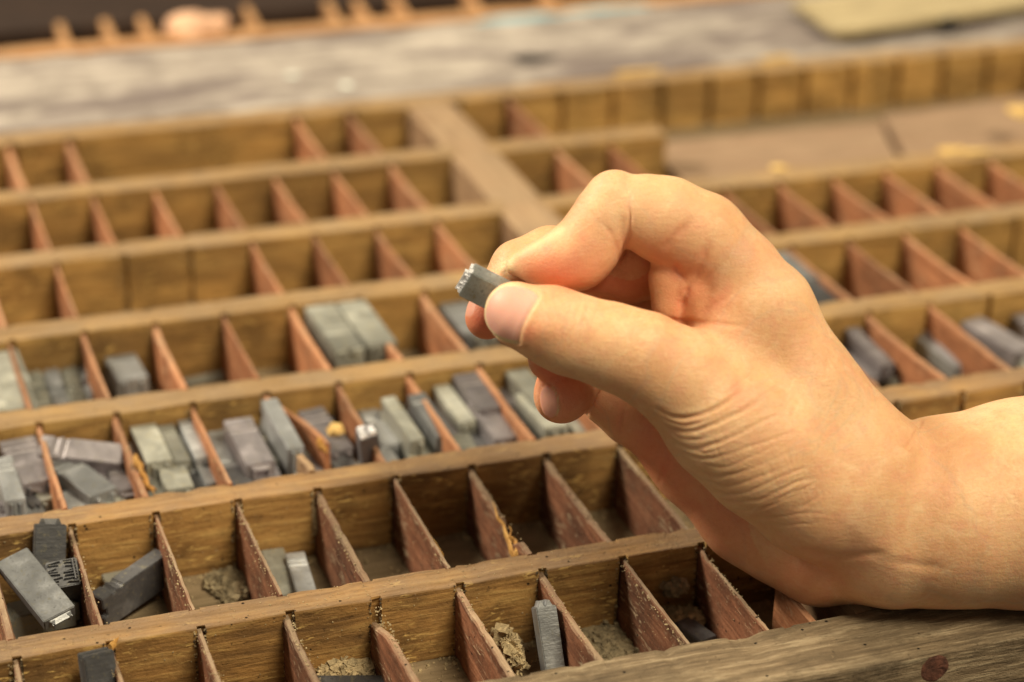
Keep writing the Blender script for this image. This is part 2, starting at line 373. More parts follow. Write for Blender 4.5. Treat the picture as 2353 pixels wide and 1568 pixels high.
# the broken divider in the third row: two loose pieces of it still stand
def slab(name, pts_top, th, zb, mat, parent, lab=None, seed=0):
    """upright thin board following a polyline of (x, y, ztop)"""
    rings = []
    n = len(pts_top)
    for i, (x, y, zt) in enumerate(pts_top):
        j = min(i + 1, n - 1); k = max(i - 1, 0)
        dx, dy = pts_top[j][0] - pts_top[k][0], pts_top[j][1] - pts_top[k][1]; L = math.hypot(dx, dy)
        nx, ny = -dy / L * th / 2, dx / L * th / 2
        zbb = zb if not callable(zb) else zb(i)
        rings.append([(x - nx, y - ny, zbb), (x - nx, y - ny, (zt + zbb) / 2), (x - nx * .9, y - ny * .9, zt - .015), (x - nx * .5, y - ny * .5, zt + nz(x, y, seed, 9) * .02),
                      (x + nx * .5, y + ny * .5, zt + nz(x, y, seed + 2, 9) * .02), (x + nx * .9, y + ny * .9, zt - .015), (x + nx, y + ny, (zt + zbb) / 2), (x + nx, y + ny, zbb)])
    o = mesh_obj(name, *loft(rings), mat, parent)
    if lab: o['label'] = lab
    return o
slab('divider', [(3 + (.34 if t > .5 else .68 * t) * t ** .5 * 1.3, 7.99 - t * 1.55, -.05 + .02 * math.sin(9 * t)) for t in np.linspace(0, 1, 16)], .085, ZF + .01, W_DIV, case, 'broken divider pushed aside at its near end', 2)
slab('divider_stub', [(3.05 + .02 * math.sin(5 * t), 5.70 + t * .52, .02 - .04 * t) for t in np.linspace(0, 1, 8)], .10, ZF + .01, W_BAR, case, None, 3)
slab('divider_stub', [(7.56, .80 + t * .9, -.03 - .02 * t) for t in np.linspace(0, 1, 8)], .09, ZF + .01, W_DIV, case, None, 5)

# torn splinters and fresh broken edges
def splinter(name, base, tip, wid, mat, parent, seed=0, n=9, flat=.35):
    b = Vector(base); t = Vector(tip); d = (t - b); L = d.length; d.normalize()
    s = d.cross(Vector((0, 0, 1))); s.normalize(); q = s.cross(d)
    rings = []
    for i in range(n):
        k = i / (n - 1); p = b + d * (L * k)
        ww = wid * (1 - k ** 1.6) * (1 + .5 * nz(k * 4, seed, 0, 2)) + .004
        off = s * nz(k * 3, seed, 5, 2) * wid * .6
        rings.append([tuple(p + off + s * (math.cos(a) * ww * flat) + q * (math.sin(a) * ww)) for a in (0.3, 1.4, 2.5, 3.6, 4.7, 5.8)])
    return mesh_obj(name, *loft(rings), mat, parent)
splinter('splinter', (1.03, 6.7, -.02), (1.12, 5.95, -.14), .10, W_FRESH, case, 1)
splinter('splinter', (1.0, 6.3, -.16), (1.16, 6.0, -.10), .08, W_FRESH, case, 2)
splinter('splinter', (3.36, 6.55, -.06), (3.40, 6.28, -.09), .09, W_FRESH, case, 3)
splinter('splinter', (4.96, 3.32, -.34), (4.97, 4.36, .0), .075, W_FRESH, case, 4)
splinter('splinter', (4.97, 3.2, -.30), (4.99, 3.80, -.03), .10, W_FRESH, case, 5)
splinter('splinter', (4.06, 3.5, -.12), (4.02, 4.5, -.08), .05, W_FRESH, case, 6)
splinter('splinter', (.0, 2.55, .0), (.12, 2.72, .02), .07, W_FRESH, case, 7)

def chip_patch(name, c, sx, sy, sz, mat, parent, seed=0):
    bm = bmesh.new(); bmesh.ops.create_icosphere(bm, subdivisions=3, radius=1)
    for v in bm.verts:
        k = 1 + .45 * nz(v.co.x, v.co.y, v.co.z + seed, 1.3) + .25 * nz(v.co.x, v.co.y, v.co.z + seed, 4)
        v.co = Vector((v.co.x * sx * k + c[0], v.co.y * sy * k + c[1], v.co.z * sz * k + c[2]))
    vs = [tuple(v.co) for v in bm.verts]; fs = [tuple(x.index for x in f.verts) for f in bm.faces]; bm.free()
    return mesh_obj(name, vs, fs, mat, parent)
for (u, v, z, sx, sy, sz, sd) in [(1455, 168, .02, .55, .06, .06, 1), (1785, 140, .0, .42, .05, .10, 2), (1765, 168, -.22, .22, .03, .22, 3),
                                  (1790, 385, .02, .16, .10, .03, 4), (2185, 345, .02, .25, .12, .05, 5), (2240, 350, .02, .25, .10, .05, 6),
                                  (2225, 392, -.25, .20, .05, .12, 9), (2345, 255, .02, .25, .25, .06, 7), (2050, 215, -.9, .35, .2, .05, 8)]:
    x, y = ground(u, v, z); chip_patch('broken_edge', (x, y, z), sx, sy, sz, W_PALE, case, sd)
# rusted nail in the front frame's face
def disc(name, c, r, nrm, mat, parent, bulge=.03, seed=0):
    nrm = Vector(nrm).normalized(); a = nrm.orthogonal().normalized(); b = nrm.cross(a); c = Vector(c)
    vs = []; fs = []
    N = 20
    for k, (rr, h) in enumerate(((1, -.02), (1, .0), (.85, bulge * .8), (.45, bulge), (.0, bulge))):
        if rr == 0: vs.append(tuple(c + nrm * h)); continue
        for i in range(N):
            t = i / N * math.tau; q = rr * r * (1 + .12 * nz(math.cos(t), math.sin(t), seed, 2))
            vs.append(tuple(c + a * (math.cos(t) * q) + b * (math.sin(t) * q) + nrm * (h + .006 * nz(rr * 3, t, seed, 3))))
    for k in range(3):
        for i in range(N): fs.append((k * N + i, k * N + (i + 1) % N, (k + 1) * N + (i + 1) % N, (k + 1) * N + i))
    for i in range(N): fs.append((3 * N + i, 3 * N + (i + 1) % N, 4 * N))
    return mesh_obj(name, vs, fs, mat, parent)
rr = ray(2147, 1537); t = (FRONT_FRONT - CAMP[1]) / rr[1]; pn = CAMP + rr * t
disc('nail', (pn[0], FRONT_FRONT, pn[2]), .175, (0, -1, 0), M_RUST, case, .012, 4)
# two reddish panels close the open space at the upper right, a gap between them
def panel(pts, z0, z1, seed):
    n = 14; rings = []
    (ax, ay), (bx, by), (cx_, cy_), (dx, dy) = pts
    for i in range(n + 1):
        t = i / n; r = []
        for (x0, y0), (x1, y1) in (((ax, ay), (bx, by)), ((dx, dy), (cx_, cy_))): r.append((x0 + (x1 - x0) * t, y0 + (y1 - y0) * t + .04 * nz(t * 5, seed, y0)))
        w_ = [z1 + .02 * nz(t * 4, seed, q) for q in range(4)]
        (x0, y0), (x1, y1) = r
        rings.append([(x0, y0, z0), (x0, y0, w_[0] - .02), (x0, y0 + .03, w_[0])] + [(x0 + (x1 - x0) * q, y0 + (y1 - y0) * q, w_[1] + .02 * nz(t * 4, q * 3, seed)) for q in (.2, .4, .6, .8)] + [(x1, y1 - .03, w_[2]), (x1, y1, w_[2] - .02), (x1, y1, z0)])
    return loft(rings)
gx0 = ground(2003, 258, -.66)[0]; gx1 = ground(1992, 345, -.66)[0]
mesh_obj('loose_panel', *panel([(12.15, 13.62), (gx1 - .09, 13.62), (gx0 - .10, 16.9), (12.15, 17.0)], ZF + .01, -.66, 1), W_PANEL, case)
mesh_obj('loose_panel', *panel([(gx1 + .10, 13.62), (20.5, 13.62), (20.5, 17.3), (gx0 + .09, 17.1)], ZF + .01, -.63, 2), W_PANEL, case)
# ------------------------------------------------------------------ loose dirt in the compartments
def lump(name, c, sx, sy, sz, mat, label, seed, cat='wood dust', group='clumps of dust in the compartments', tall=1.0):
    sz = sz * .75
    bm = bmesh.new(); bmesh.ops.create_icosphere(bm, subdivisions=5, radius=1)
    for v in bm.verts:
        p = v.co.copy()
        k = 1 + .5 * nz(p.x, p.y, p.z + seed, 1.6) + .38 * abs(nz(p.x, p.y, p.z + seed, 5)) + .3 * abs(nz(p.x, p.y, p.z + seed, 13)) - .1
        v.co = Vector((p.x * sx * k * .85, p.y * sy * k * .85, max(p.z, -.35) * sz * k * .85))
    base = list(bm.verts); rr_ = random.Random(seed)
    base = [tuple(v.co) for v in base if v.co.z > -.3 * sz]
    for _ in range(420):
        c0 = Vector(rr_.choice(base)) + Vector([rr_.gauss(0, .1) * q for q in (sx, sy, sz * .5)])
        if c0.z < -.35 * sz: continue
        q_ = max(.006, abs(rr_.gauss(0, .022)))
        rot = Matrix.Rotation(rr_.uniform(0, 6), 3, Vector((rr_.uniform(-1, 1), rr_.uniform(-1, 1), .3)))
        vv = [bm.verts.new(c0 + rot @ Vector((a_ * q_ * rr_.uniform(.5, 1.6), b_ * q_ * rr_.uniform(.4, 1), c_ * q_ * rr_.uniform(.3, 1)))) for a_, b_, c_ in ((-1, -1, -1), (1, -1, -1), (1, 1, -1), (-1, 1, -1), (-1, -1, 1), (1, -1, 1), (1, 1, 1), (-1, 1, 1))]
        for f in ((3, 2, 1, 0), (4, 5, 6, 7), (0, 1, 5, 4), (1, 2, 6, 5), (2, 3, 7, 6), (3, 0, 4, 7)): bm.faces.new([vv[i] for i in f])
    me = bpy.data.meshes.new(name); bm.to_mesh(me); bm.free()
    for v in me.vertices: v.co *= U
    me.materials.append(mat)
    o = bpy.data.objects.new(name, me); COL.objects.link(o); o.location = Vector(c) * U
    tag(o, label, cat, group)
    return o
def at(u, v, z): x, y = ground(u, v, z); return (x, y, z)
lump('dust_clump', at(1172, 1500, ZF + .22), .12, .34, .30, M_CRUMB, 'pale yellow clump of crumbly wood dust beside the shiny nicked sort in the front row', 1)
lump('dust_clump', at(790, 1545, ZF + .10), .38, .32, .16, M_CRUMB, 'wide yellowish clump of dust on the front row floor, third divider', 2)
lump('dust_clump', at(1405, 1480, ZF + .03), .36, .5, .08, M_DIRT, 'flat grey brown dust heap on the front row floor left of the lead scrap', 3)
lump('dust_clump', at(1555, 1355, ZF + .45), .13, .07, .16, M_DIRT, 'grey cobwebby clump stuck on the back of a front row compartment near the wrist', 4)
lump('dust_clump', at(1568, 1420, ZF + .10), .22, .22, .10, M_CRUMB, 'small tan crumb heap below the cobwebby clump in the front row', 5)
lump('dust_clump', at(525, 1345, ZF + .05), .25, .35, .09, M_DIRT, 'dark grit heap in the second row compartment right of the long dark sort', 6)
lump('dust_clump', at(730, 1210, -.55), .05, .10, .30, M_CRUMB, 'yellow green dust smear in a corner of the second row, above the nicked sort', 7)
for i, (u, v, z) in enumerate([(375, 1545, -.45), (640, 1505, -.5), (335, 1215, -.35), (480, 1205, -.35), (1010, 1060, -.1), (440, 1010, .03), (150, 1225, .02), (865, 1150, -.35),
                               (1370, 1375, -.5), (1350, 1350, -.4), (595, 1530, -.7), (970, 1520, ZF + .04), (1260, 1190, ZF + .04), (1350, 1060, -.15), (540, 1270, ZF + .05), (500, 1370, ZF + .05)]):
    pass
# scattered crumbs: nobody could count them
rnd = random.Random(5)
vs = []; fs = []
def crumb(c, s):
    b = len(vs)
    for dx, dy, dz in ((-1, -1, -.6), (1, -1, -.6), (1, 1, -.6), (-1, 1, -.6), (-.6, -.5, .8), (.7, -.6, .7), (.5, .7, .8), (-.7, .6, .6)):
        vs.append((c[0] + dx * s * rnd.uniform(.5, 1.2), c[1] + dy * s * rnd.uniform(.5, 1.2), c[2] + dz * s * rnd.uniform(.4, 1)))
    for f in ((3, 2, 1, 0), (4, 5, 6, 7), (0, 1, 5, 4), (1, 2, 6, 5), (2, 3, 7, 6), (3, 0, 4, 7)): fs.append(tuple(b + i for i in f))
for i in range(11000):
    row = rnd.choice((0, 0, 0, 1, 1, 1, 2, 3, 4, 5)); y0 = FRONT_REAR if row == 0 else YF[row] + RWID[row]; y1 = YF[row + 1]
    x = rnd.uniform(-2, 14); q = rnd.random()
    if q < .72:
        y = rnd.uniform(y0 + .03, y1 - .03)
        # gather near corners
        if rnd.random() < .5: y = y1 - abs(rnd.gauss(0, .12)) - .02
        if rnd.random() < .4: x = round(x) + rnd.choice((-1, 1)) * (.06 + abs(rnd.gauss(0, .05)))
        if 8 <= x <= 9: continue
        crumb((x, y, ZF + .012), abs(rnd.gauss(0, .011)) + .003)
    elif q < .84:                                  # stuck in the corner between divider and back face
        x = round(x) + rnd.choice((-1, 1)) * (.05 + abs(rnd.gauss(0, .012)))
        crumb((x, y1 + rnd.uniform(-.012, .01), rnd.uniform(ZF, -.03)), rnd.uniform(.006, .018))
    elif q < .93:                                  # stuck on the back face
        crumb((x, y1 - .002, rnd.uniform(ZF, -.08)), rnd.uniform(.003, .010))
    else:
        crumb((x, YF[max(1, row)] + rnd.uniform(.02, .4), .006), rnd.uniform(.003, .008))
for i in range(2600):
    row = rnd.choice((0, 0, 1, 1, 2)); y0 = FRONT_REAR if row == 0 else YF[row] + RWID[row]; t = rnd.random() ** .8
    c = rnd.randint(-1, 7)
    if rnd.random() < .55: crumb((c + rnd.uniform(-.045, .045), y0 + (YF[row + 1] - y0) * t, -.035 - .03 * t + rnd.uniform(-.02, .0)), rnd.uniform(.004, .012))
    else: crumb((c - .045, y0 + (YF[row + 1] - y0) * t, -.05 - abs(rnd.gauss(0, .25))), rnd.uniform(.003, .007))
o = mesh_obj('loose_crumbs', vs, fs, M_CRUMB)
tag(o, 'loose crumbs of wood and dirt scattered in the compartments', 'debris', kind='stuff')
vs = []; fs = []
for i in range(0):
    pass
for i in range(1500):
    row = rnd.choice((0, 0, 1, 1, 2)); y1 = YF[row + 1]
    c = rnd.randint(-1, 7); x = c + rnd.choice((-1, 1)) * (.05 + abs(rnd.gauss(0, .01)))
    crumb((x, y1 + rnd.uniform(-.01, .015), rnd.uniform(ZF, .0)), rnd.uniform(.006, .016))
o = mesh_obj('corner_grime', vs, fs, simple('dark_grime', (0.06, 0.04, 0.02), .95, var=.5))
tag(o, 'dark grime packed into the slots where dividers meet the rails', 'debris', kind='stuff')

# ------------------------------------------------------------------ metal sorts
SL = 1.06
_cache = {}
def sort_meshes(w_, h_, nicks, mat, face, L=SL):
    key = (w_, h_, nicks, mat.name, face, L)
    if key in _cache: return _cache[key]
    # profile in y (length) and z (body), extruded across x
    top = [(-L / 2, h_ / 2)]
    for i in range(nicks):
        y = -L / 2 + .20 + i * .115
        for k in range(6):
            a = math.pi * k / 5; top.append((y - .035 * math.cos(a), h_ / 2 - .030 * math.sin(a)))
    top.append((L / 2, h_ / 2))
    prof = top + [(L / 2, -h_ / 2), (-L / 2, -h_ / 2), (-L / 2, -h_ * .14), (-L / 2 + .05, -h_ * .12), (-L / 2 + .05, h_ * .12), (-L / 2, h_ * .14)]
    bm = bmesh.new()
    a = [bm.verts.new((-w_ / 2, y, z)) for y, z in prof]; b = [bm.verts.new((w_ / 2, y, z)) for y, z in prof]
    n = len(prof)
    bm.faces.new(a); bm.faces.new(b[::-1])
    for i in range(n): bm.faces.new((a[(i + 1) % n], a[i], b[i], b[(i + 1) % n]))
    bm.normal_update(); bmesh.ops.recalc_face_normals(bm, faces=bm.faces)
    ed = [e for e in bm.edges if len(e.link_faces) == 2 and e.calc_face_angle(0) > .9]
    bmesh.ops.bevel(bm, geom=ed, offset=.011, segments=2, affect='EDGES', clamp_overlap=True)
    bmesh.ops.triangulate(bm, faces=[f for f in bm.faces if len(f.verts) > 4])
    for v in bm.verts:
        v.co += Vector((nz(v.co.x, v.co.y, v.co.z, 5), nz(v.co.y, v.co.z, v.co.x, 5), nz(v.co.z, v.co.x, v.co.y + 4, 5))) * .008
        v.co *= U
    me = bpy.data.meshes.new('type_sort'); bm.to_mesh(me); bm.free(); me.materials.append(mat)
    # raised face: bevelled strokes standing on the shoulder
    fv = []; ff = []
    rg = random.Random(int(w_ * 1000) + int(h_ * 100) + face)
    def stroke(x0, z0, x1, z1, t, hh=.065):
        b0 = len(fv); dx, dz = x1 - x0, z1 - z0; q = math.hypot(dx, dz) or 1; px, pz = -dz / q, dx / q
        for (ax, az) in ((x0 - dx / q * t * .5, z0 - dz / q * t * .5), (x1 + dx / q * t * .5, z1 + dz / q * t * .5)):
            for sgn, k, yy in ((-1, 1.6, -.01), (-1, .35, hh), (1, .35, hh), (1, 1.6, -.01)):
                fv.append(((ax + sgn * px * t * k * .5) * U, (L / 2 + yy) * U, (az + sgn * pz * t * k * .5) * U))
        for f in ((0, 1, 5, 4), (1, 2, 6, 5), (2, 3, 7, 6), (3, 0, 4, 7), (3, 2, 1, 0), (4, 5, 6, 7)): ff.append(tuple(b0 + i for i in f))
    W2, H2 = w_ / 2 - .05, h_ / 2 - .06
    if face in (9, 10):
        for i in range(8):
            z = -H2 - .03 + 2 * (H2 + .03) * i / 7
            stroke(-W2 - .02, z + rg.uniform(-.01, .01), -W2 + rg.uniform(.4, 1) * W2, z + rg.uniform(-.02, .02), .018, rg.uniform(.02, .06))
            stroke(W2 * rg.uniform(.1, .6), z, W2 + .02, z + rg.uniform(-.02, .02), .018, rg.uniform(.02, .06))
        stroke(-W2, -H2, -W2, H2, .03, .07)
    else:
        stroke(-W2 * .7, -H2, -W2 * .7, H2, .05)
        if w_ > .2: stroke(W2 * .7, -H2, W2 * .7, H2, .05); stroke(-W2 * .7, rg.choice((-H2, 0, H2)), W2 * .7, rg.choice((-H2, 0, H2)), .04)
    mf = bpy.data.meshes.new('letter_face'); mf.from_pydata(fv, [], ff); mf.materials.append(L_GLINT if face in (8, 10) else mat); mf.update()
    _cache[key] = (me, mf); return _cache[key]

GRP = 'metal type sorts lying in the case'
used_labels = {}
def sort_at(center, d, up=(0, 0, 1), w_=.3, h_=.3, nicks=2, mat=None, face=1, label='', L=SL, group=GRP):
    """center in units; d = direction of the face end; up = direction of the nicked side"""
    me, mf = sort_meshes(w_, h_, nicks, mat or L_GREY, face, L)
    y = Vector(d).normalized(); z = Vector(up); z = (z - y * z.dot(y)).normalized(); x = y.cross(z)
    R = Matrix((x, y, z)).transposed().to_4x4()
    o = bpy.data.objects.new('type_sort', me); COL.objects.link(o)
    o.matrix_world = Matrix.Translation(Vector(center) * U) @ R
    f = bpy.data.objects.new('letter_face', mf); COL.objects.link(f); f.parent = o
    if label in used_labels: print('DUPLICATE LABEL', label)
    used_labels[label] = 1
    tag(o, label, 'type sort', group)
    return o
def S(u, v, zc, d, w_, h_, mat, label, nicks=2, face=1, up=(0, 0, 1), L=SL):
    x, y = ground(u, v, zc)
    yd = Vector(d).normalized()
    if nicks == 0 and abs(yd.z) < .3 and (u + v) % 2 == 0 and h_ > .2: nicks = 2
    hy = abs(yd.y) * L / 2 + abs(yd.z) * h_ / 2 * .8 + abs(yd.x) * w_ / 2
    r_ = [(FRONT_REAR, YF[1])] + [(YF[i] + RWID[i], YF[i + 1]) for i in range(1, 7)]
    lo, hi = min(r_, key=lambda q: abs((q[0] + q[1]) / 2 - y))
    y = max(lo + hy + .01, min(hi - hy - .01, y))
    hz = abs(yd.z) * L / 2 + (1 - abs(yd.z)) * h_ / 2
    zc = max(zc, ZF + hz * .96 + .005)
    return sort_at((x, y, zc), d, up, w_, h_, nicks, mat, face, label, L)
D0 = (0, -1, 0)      # foot away, face towards the viewer
D1 = (0, 1, 0)
# front row
sort_at((-.17, 2.22, -.40), (.02, -.36, -.93), (.25, -1, .3), .34, .22, 0, L_DARK, 1, 'dark sort standing on end in the front row at the left, beside a divider')
sort_at((4.80, 1.80, -.53), (0, .5, .83), (-.12, -1, .6), .23, .30, 2, L_GREY, 1, 'grey sort with two shiny nicks propped alone in the front row, below the thumb')
S(1598, 1458, ZF + .10, (.3, -1, 0), .25, .16, L_DARK, 'small dark lead scrap on the floor of the front row compartment nearest the wrist', 0, L=.5)
S(792, 1580, ZF + .12, (1, -.3, 0), .2, .2, L_DARK, 'dark sort cut by the lower edge of the photo, beneath the wide dust clump', 0)
# second row
S(82, 1352, -.22, (.42, -1, -.34), .40, .16, L_GREY, 'large pale grey sort lying aslant atop the left heap in the second row', 0, up=(-.1, -.2, 1))
S(98, 1262, -.35, (.15, .42, .85), .36, .18, L_DARK, 'dark sort standing upright against the rail at the back of the left heap, second row', 0, up=(0, -1, .3))
S(150, 1352, -.52, (-.08, -.50, .72), .36, .34, L_DARK, 'black sort standing with its crusted face up beside the left divider, second row', 0, face=9, up=(0, 1, .6), L=.9)
S(62, 1420, -.74, (1, .12, 0), .36, .30, L_GREEN, 'greenish crusted sort lying crosswise at the bottom of the left heap, second row', 0)
S(302, 1352, -.62, (.80, .50, .12), .22, .44, L_DARK, 'long dark sort with a torn edge lying diagonally alone in a second row compartment', 0)
S(300, 1325, -.80, (1, .1, 0), .26, .24, L_GREEN, 'dull green sort lying on the floor behind the long diagonal dark one', 0, L=.7)
S(693, 1342, -.76, (-.10, -1, .04), .24, .30, L_GREY, 'grey sort with shiny nicks lying low in the second row, fourth compartment from the left', 2)
S(632, 1305, ZF + .10, (.05, 1, 0), .28, .22, L_GREEN, 'dusty greenish sort on the floor left of the nicked sort in the second row', 0)
# third row heaps
R3 = 'third row'
S(52, 1040, -.36, (.12, -1, -.10), .46, .36, L_PURP, 'broad brownish sort on top of the leftmost heap, third row', 0)
S(22, 1122, -.33, (.02, -1, -.05), .25, .30, L_GREY, 'long narrow grey sort running to the rail at the left edge, third row', 0)
S(66, 1152, -.62, (.05, -1, .1), .17, .40, L_DARK, 'dark sort with a speckled face beside the long narrow one, third row', 0, face=9)
S(104, 1140, -.55, (.05, -1, 0), .32, .34, L_GREEN, 'short grey sort with a bright nick next to the first divider, third row', 1, L=.8)
S(188, 1052, -.28, (1, -.38, -.10), .34, .34, L_PURP, 'purple tinged sort thrown crosswise on its heap, third row, second compartment', 0, up=(.1, -.45, 1))
S(188, 1118, -.42, (.42, -1, -.05), .40, .34, L_GREY, 'bright topped sort lying askew in front of the purple tinged one, third row', 0)
S(252, 1040, -.62, (.05, -1, 0), .26, .30, L_GREEN, 'pale green sort lying deep beside the splintered divider, third row', 0)
S(284, 1120, -.50, (0, -1, 0), .32, .30, L_PURP, 'square ended brown sort near the rail, right corner of the second compartment, third row', 0, L=.7)
S(337, 1012, -.36, (.02, -1, 0), .34, .30, L_GREEN, 'wide pale sort at the back right of the splintered divider, third row', 0)
S(393, 1025, -.40, (.02, -1, 0), .24, .28, L_GREEN, 'sort with bright nicks between two others at the back, third row, third compartment', 2, up=(0, 0, 1))
S(443, 1022, -.38, (.02, -1, -.02), .20, .30, L_GREY, 'slim shiny nicked sort touching the right divider, third row, third compartment', 2)
S(396, 1098, -.46, (0, -1, -.05), .36, .32, L_GREEN, 'wide flat sort with a ragged side in front, third row, third compartment', 0)
S(478, 1100, -.50, (.03, -1, 0), .24, .30, L_GREY, 'short sort at the front beside the third divider, third row', 0, L=.8)
S(343, 1112, -.62, (.03, -1, 0), .24, .24, L_GREEN, 'low green sort at the foot of the splintered divider, third row', 0)
S(572, 1040, -.36, (.05, -1, -.10), .38, .38, L_PURP, 'big blocky brown sort with a square end in the third row, fourth compartment', 0, L=1.1)
S(648, 1005, -.20, (.08, -1, -.16), .22, .46, L_GREY, 'tall narrow dark sort propped high under the broken divider, third row', 0, L=1.12)
S(505, 1020, -.66, (.03, -1, 0), .24, .26, L_GREEN, 'low grey sort at the back beside the divider, third row, fourth compartment', 0)
S(560, 1090, -.72, (.2, -1, 0), .44, .22, L_GREEN, 'flat green sort lying deepest at the front of the fourth compartment, third row', 0)
S(748, 1008, -.40, (.15, -1, -.12), .36, .30, L_PURP, 'purple grey sort with a yellow chip on it, third row, right of the broken divider', 0)
S(770, 1065, -.60, (.2, -1, .05), .34, .26, L_GREEN, 'grey sort half under the purple grey one, third row, fifth compartment', 0)
S(848, 1045, -.22, (-.15, -.25, 1), .25, .22, L_PURP, 'sort with a bright torn metal face poking up over a divider, third row', 0, face=10, up=(0, -1, .2), L=.8)
S(872, 1000, -.52, (.02, -1, 0), .26, .26, L_GREY, 'flat dark grey sort lying along the fourth visible divider, third row, sixth compartment', 0)
S(924, 985, -.30, (.10, -1, -.14), .20, .34, L_GREEN, 'long light grey sort lying high in the middle, third row, sixth compartment', 2)
S(955, 965, -.56, (.02, -1, 0), .22, .28, L_GREEN, 'pale sort half hidden between two long ones, third row, sixth compartment', 0)
S(988, 980, -.27, (.08, -1, -.12), .24, .38, L_GREY, 'long blue grey sort lying high at the right, third row, sixth compartment', 1)
S(1022, 915, -.38, (.05, -1, -.04), .24, .28, L_GREEN, 'narrow tan grey sort at the back left, third row, compartment below the sort tip', 0)
S(1092, 908, -.28, (.04, -1, -.03), .42, .36, L_PURP, 'wide purple grey sort lying highest at the back, third row, compartment below the sort tip', 0)
S(1068, 982, -.66, (.02, -1, .1), .34, .30, L_DARK, 'dark sort with speckled face sunk amid the compartment below the sort tip, third row', 0, face=8)
S(1138, 988, -.38, (.03, -1, -.05), .42, .36, L_PURP, 'wide purple grey sort at the front right, third row, compartment below the sort tip', 0)
S(1075, 1022, -.62, (.02, -1, 0), .28, .28, L_GREEN, 'greenish sort with a nick by the rail, third row, compartment below the sort tip', 1, L=.7)
S(1205, 898, -.34, (.05, -1, 0), .34, .40, L_GREEN, 'pale green sort at the back by the divider left of the little finger, third row', 0)
S(1243, 968, -.38, (.05, -1, 0), .34, .36, L_GREEN, 'pale green sort at the front, third row, just below the little finger nail', 0)
S(1320, 985, -.45, (.05, -1, 0), .32, .30, L_GREEN, 'pale sort partly behind the little finger, third row', 0)
S(1165, 930, -.58, (.05, -1, 0), .12, .34, L_PURP, 'thin dark sort squeezed against the divider left of the pale green ones, third row', 0)
# middle layer of the heaps
for c in range(-1, 7):
    y0 = YF[2] + RWID[2]; y1 = YF[3]; nm = ('first', 'second', 'third', 'fourth', 'fifth', 'sixth', 'seventh', 'eighth')[c + 1]
    for k, (fx, fy) in enumerate(((.26, .28), (.70, .28), (.30, .74), (.72, .73))):
        wh = ('front left', 'front right', 'back left', 'back right')[k]
        sort_at((c + fx + .03 * ((c * 7 + k) % 3 - 1), y0 + (y1 - y0) * fy, ZF + .40), (.05 * (k - 1.5), -1 if (k + c) % 2 else 1, 0), (0, 0, 1), (.34, .30, .38)[(k + c) % 3], .26, (k + c) % 3, (L_GREY, L_GREEN, L_DARK, L_PURP)[(c + k) % 4], 9 if (k + c) % 4 == 0 else 1,
                'grey sort halfway down the heap, %s, %s compartment from left, third row' % (wh, nm), SL)
# hidden floor layer under the heaps
n_fill = 0
for c in range(-1, 7):
    for k, (fx, fy) in enumerate(((.22, .27), (.56, .27), (.85, .28), (.25, .74), (.60, .74), (.86, .73))):
        y0 = YF[2] + RWID[2]; y1 = YF[3]
        nm = ('first', 'second', 'third', 'fourth', 'fifth', 'sixth', 'seventh', 'eighth')[c + 1]
        wh = ('front left', 'front middle', 'front right', 'back left', 'back middle', 'back right')[k]
        sort_at((c + fx, y0 + (y1 - y0) * fy, ZF + .13), (.03 * (k - 2), -1 if k % 2 else 1, 0), (0, 0, 1), (.24, .28, .2)[k % 3], .24, 0, (L_GREEN, L_DARK, L_GREY)[(c + k) % 3], 1,
                'grey sort at heap bottom, %s, %s compartment from left, third row' % (wh, nm), SL)
# fourth row
for k, (u, v, w1) in enumerate(((5, 815, .42), (22, 875, .44), (-15, 930, .4), (40, 925, .40))):
    S(u, v, -.30, (.04, -1, 0), w1, .34, L_GREEN, ('wide green grey sort at the back of the leftmost block, fourth row', 'wide green grey sort in the middle of the leftmost block, fourth row',
        'wide green grey sort cut by the left edge of the photo, fourth row', 'wide green grey sort at the front right of the leftmost block, fourth row')[k], 0, face=9)
rgx = random.Random(3)
names = ['back left', 'back second', 'back third', 'back right', 'front left', 'front second', 'front third', 'front right']
for k in range(8):
    i, j = k % 4, k // 4
    S(84 + i * 40 + j * 14, 868 - i * 5 + 44 * j + 36, -.73 + rgx.uniform(-.02, .03), (rgx.uniform(-.05, .05), rgx.uniform(-.1, .1), 1), .22, .42, (L_GREEN, L_GREY)[k % 2],
      'small standing sort with its letter face up, %s of the tight cluster, fourth row' % names[k], 0, face=9, up=(0, -1, 0), L=.42)
S(292, 868, -.58, (.05, -1, 0), .44, .34, L_GREY, 'single nicked grey sort lying beside a divider right of the standing cluster, fourth row', 1, L=.8)
S(480, 862, ZF + .05, (1, .15, 0), .16, .08, L_GREEN, 'thin dull strip lying on the floor of a nearly empty compartment, fourth row', 0, L=.8)
for k, (u, v) in enumerate(((735, 722), (803, 708), (778, 790), (852, 778))):
    S(u, v, -.20, (.03, -1, 0), .44, .34, L_GREEN, '%s of four textured grey green sorts packed level with the rails, fourth row' % ('back left', 'back right', 'front left', 'front right')[k], 0, face=9, up=(0, 0, 1))
for k, (u, v) in enumerate(((735, 722), (803, 708), (778, 790), (852, 778))):
    x, y = ground(u, v, -.20)
    sort_at((x, y, -.60), (0, -1, 0), (0, 0, 1), .42, .42, 0, L_GREY, 1, 'sort underneath the %s textured grey green one, fourth row' % ('back left', 'back right', 'front left', 'front right')[k])
S(1040, 712, -.40, (.03, -1, -.03), .44, .30, L_GREY, 'dark grey sort at the back of the compartment behind the middle fingertip, fourth row', 0, face=9)
S(1085, 755, -.45, (.03, -1, 0), .44, .30, L_GREEN, 'pale grey sort at the front of the compartment behind the middle fingertip, fourth row', 0)
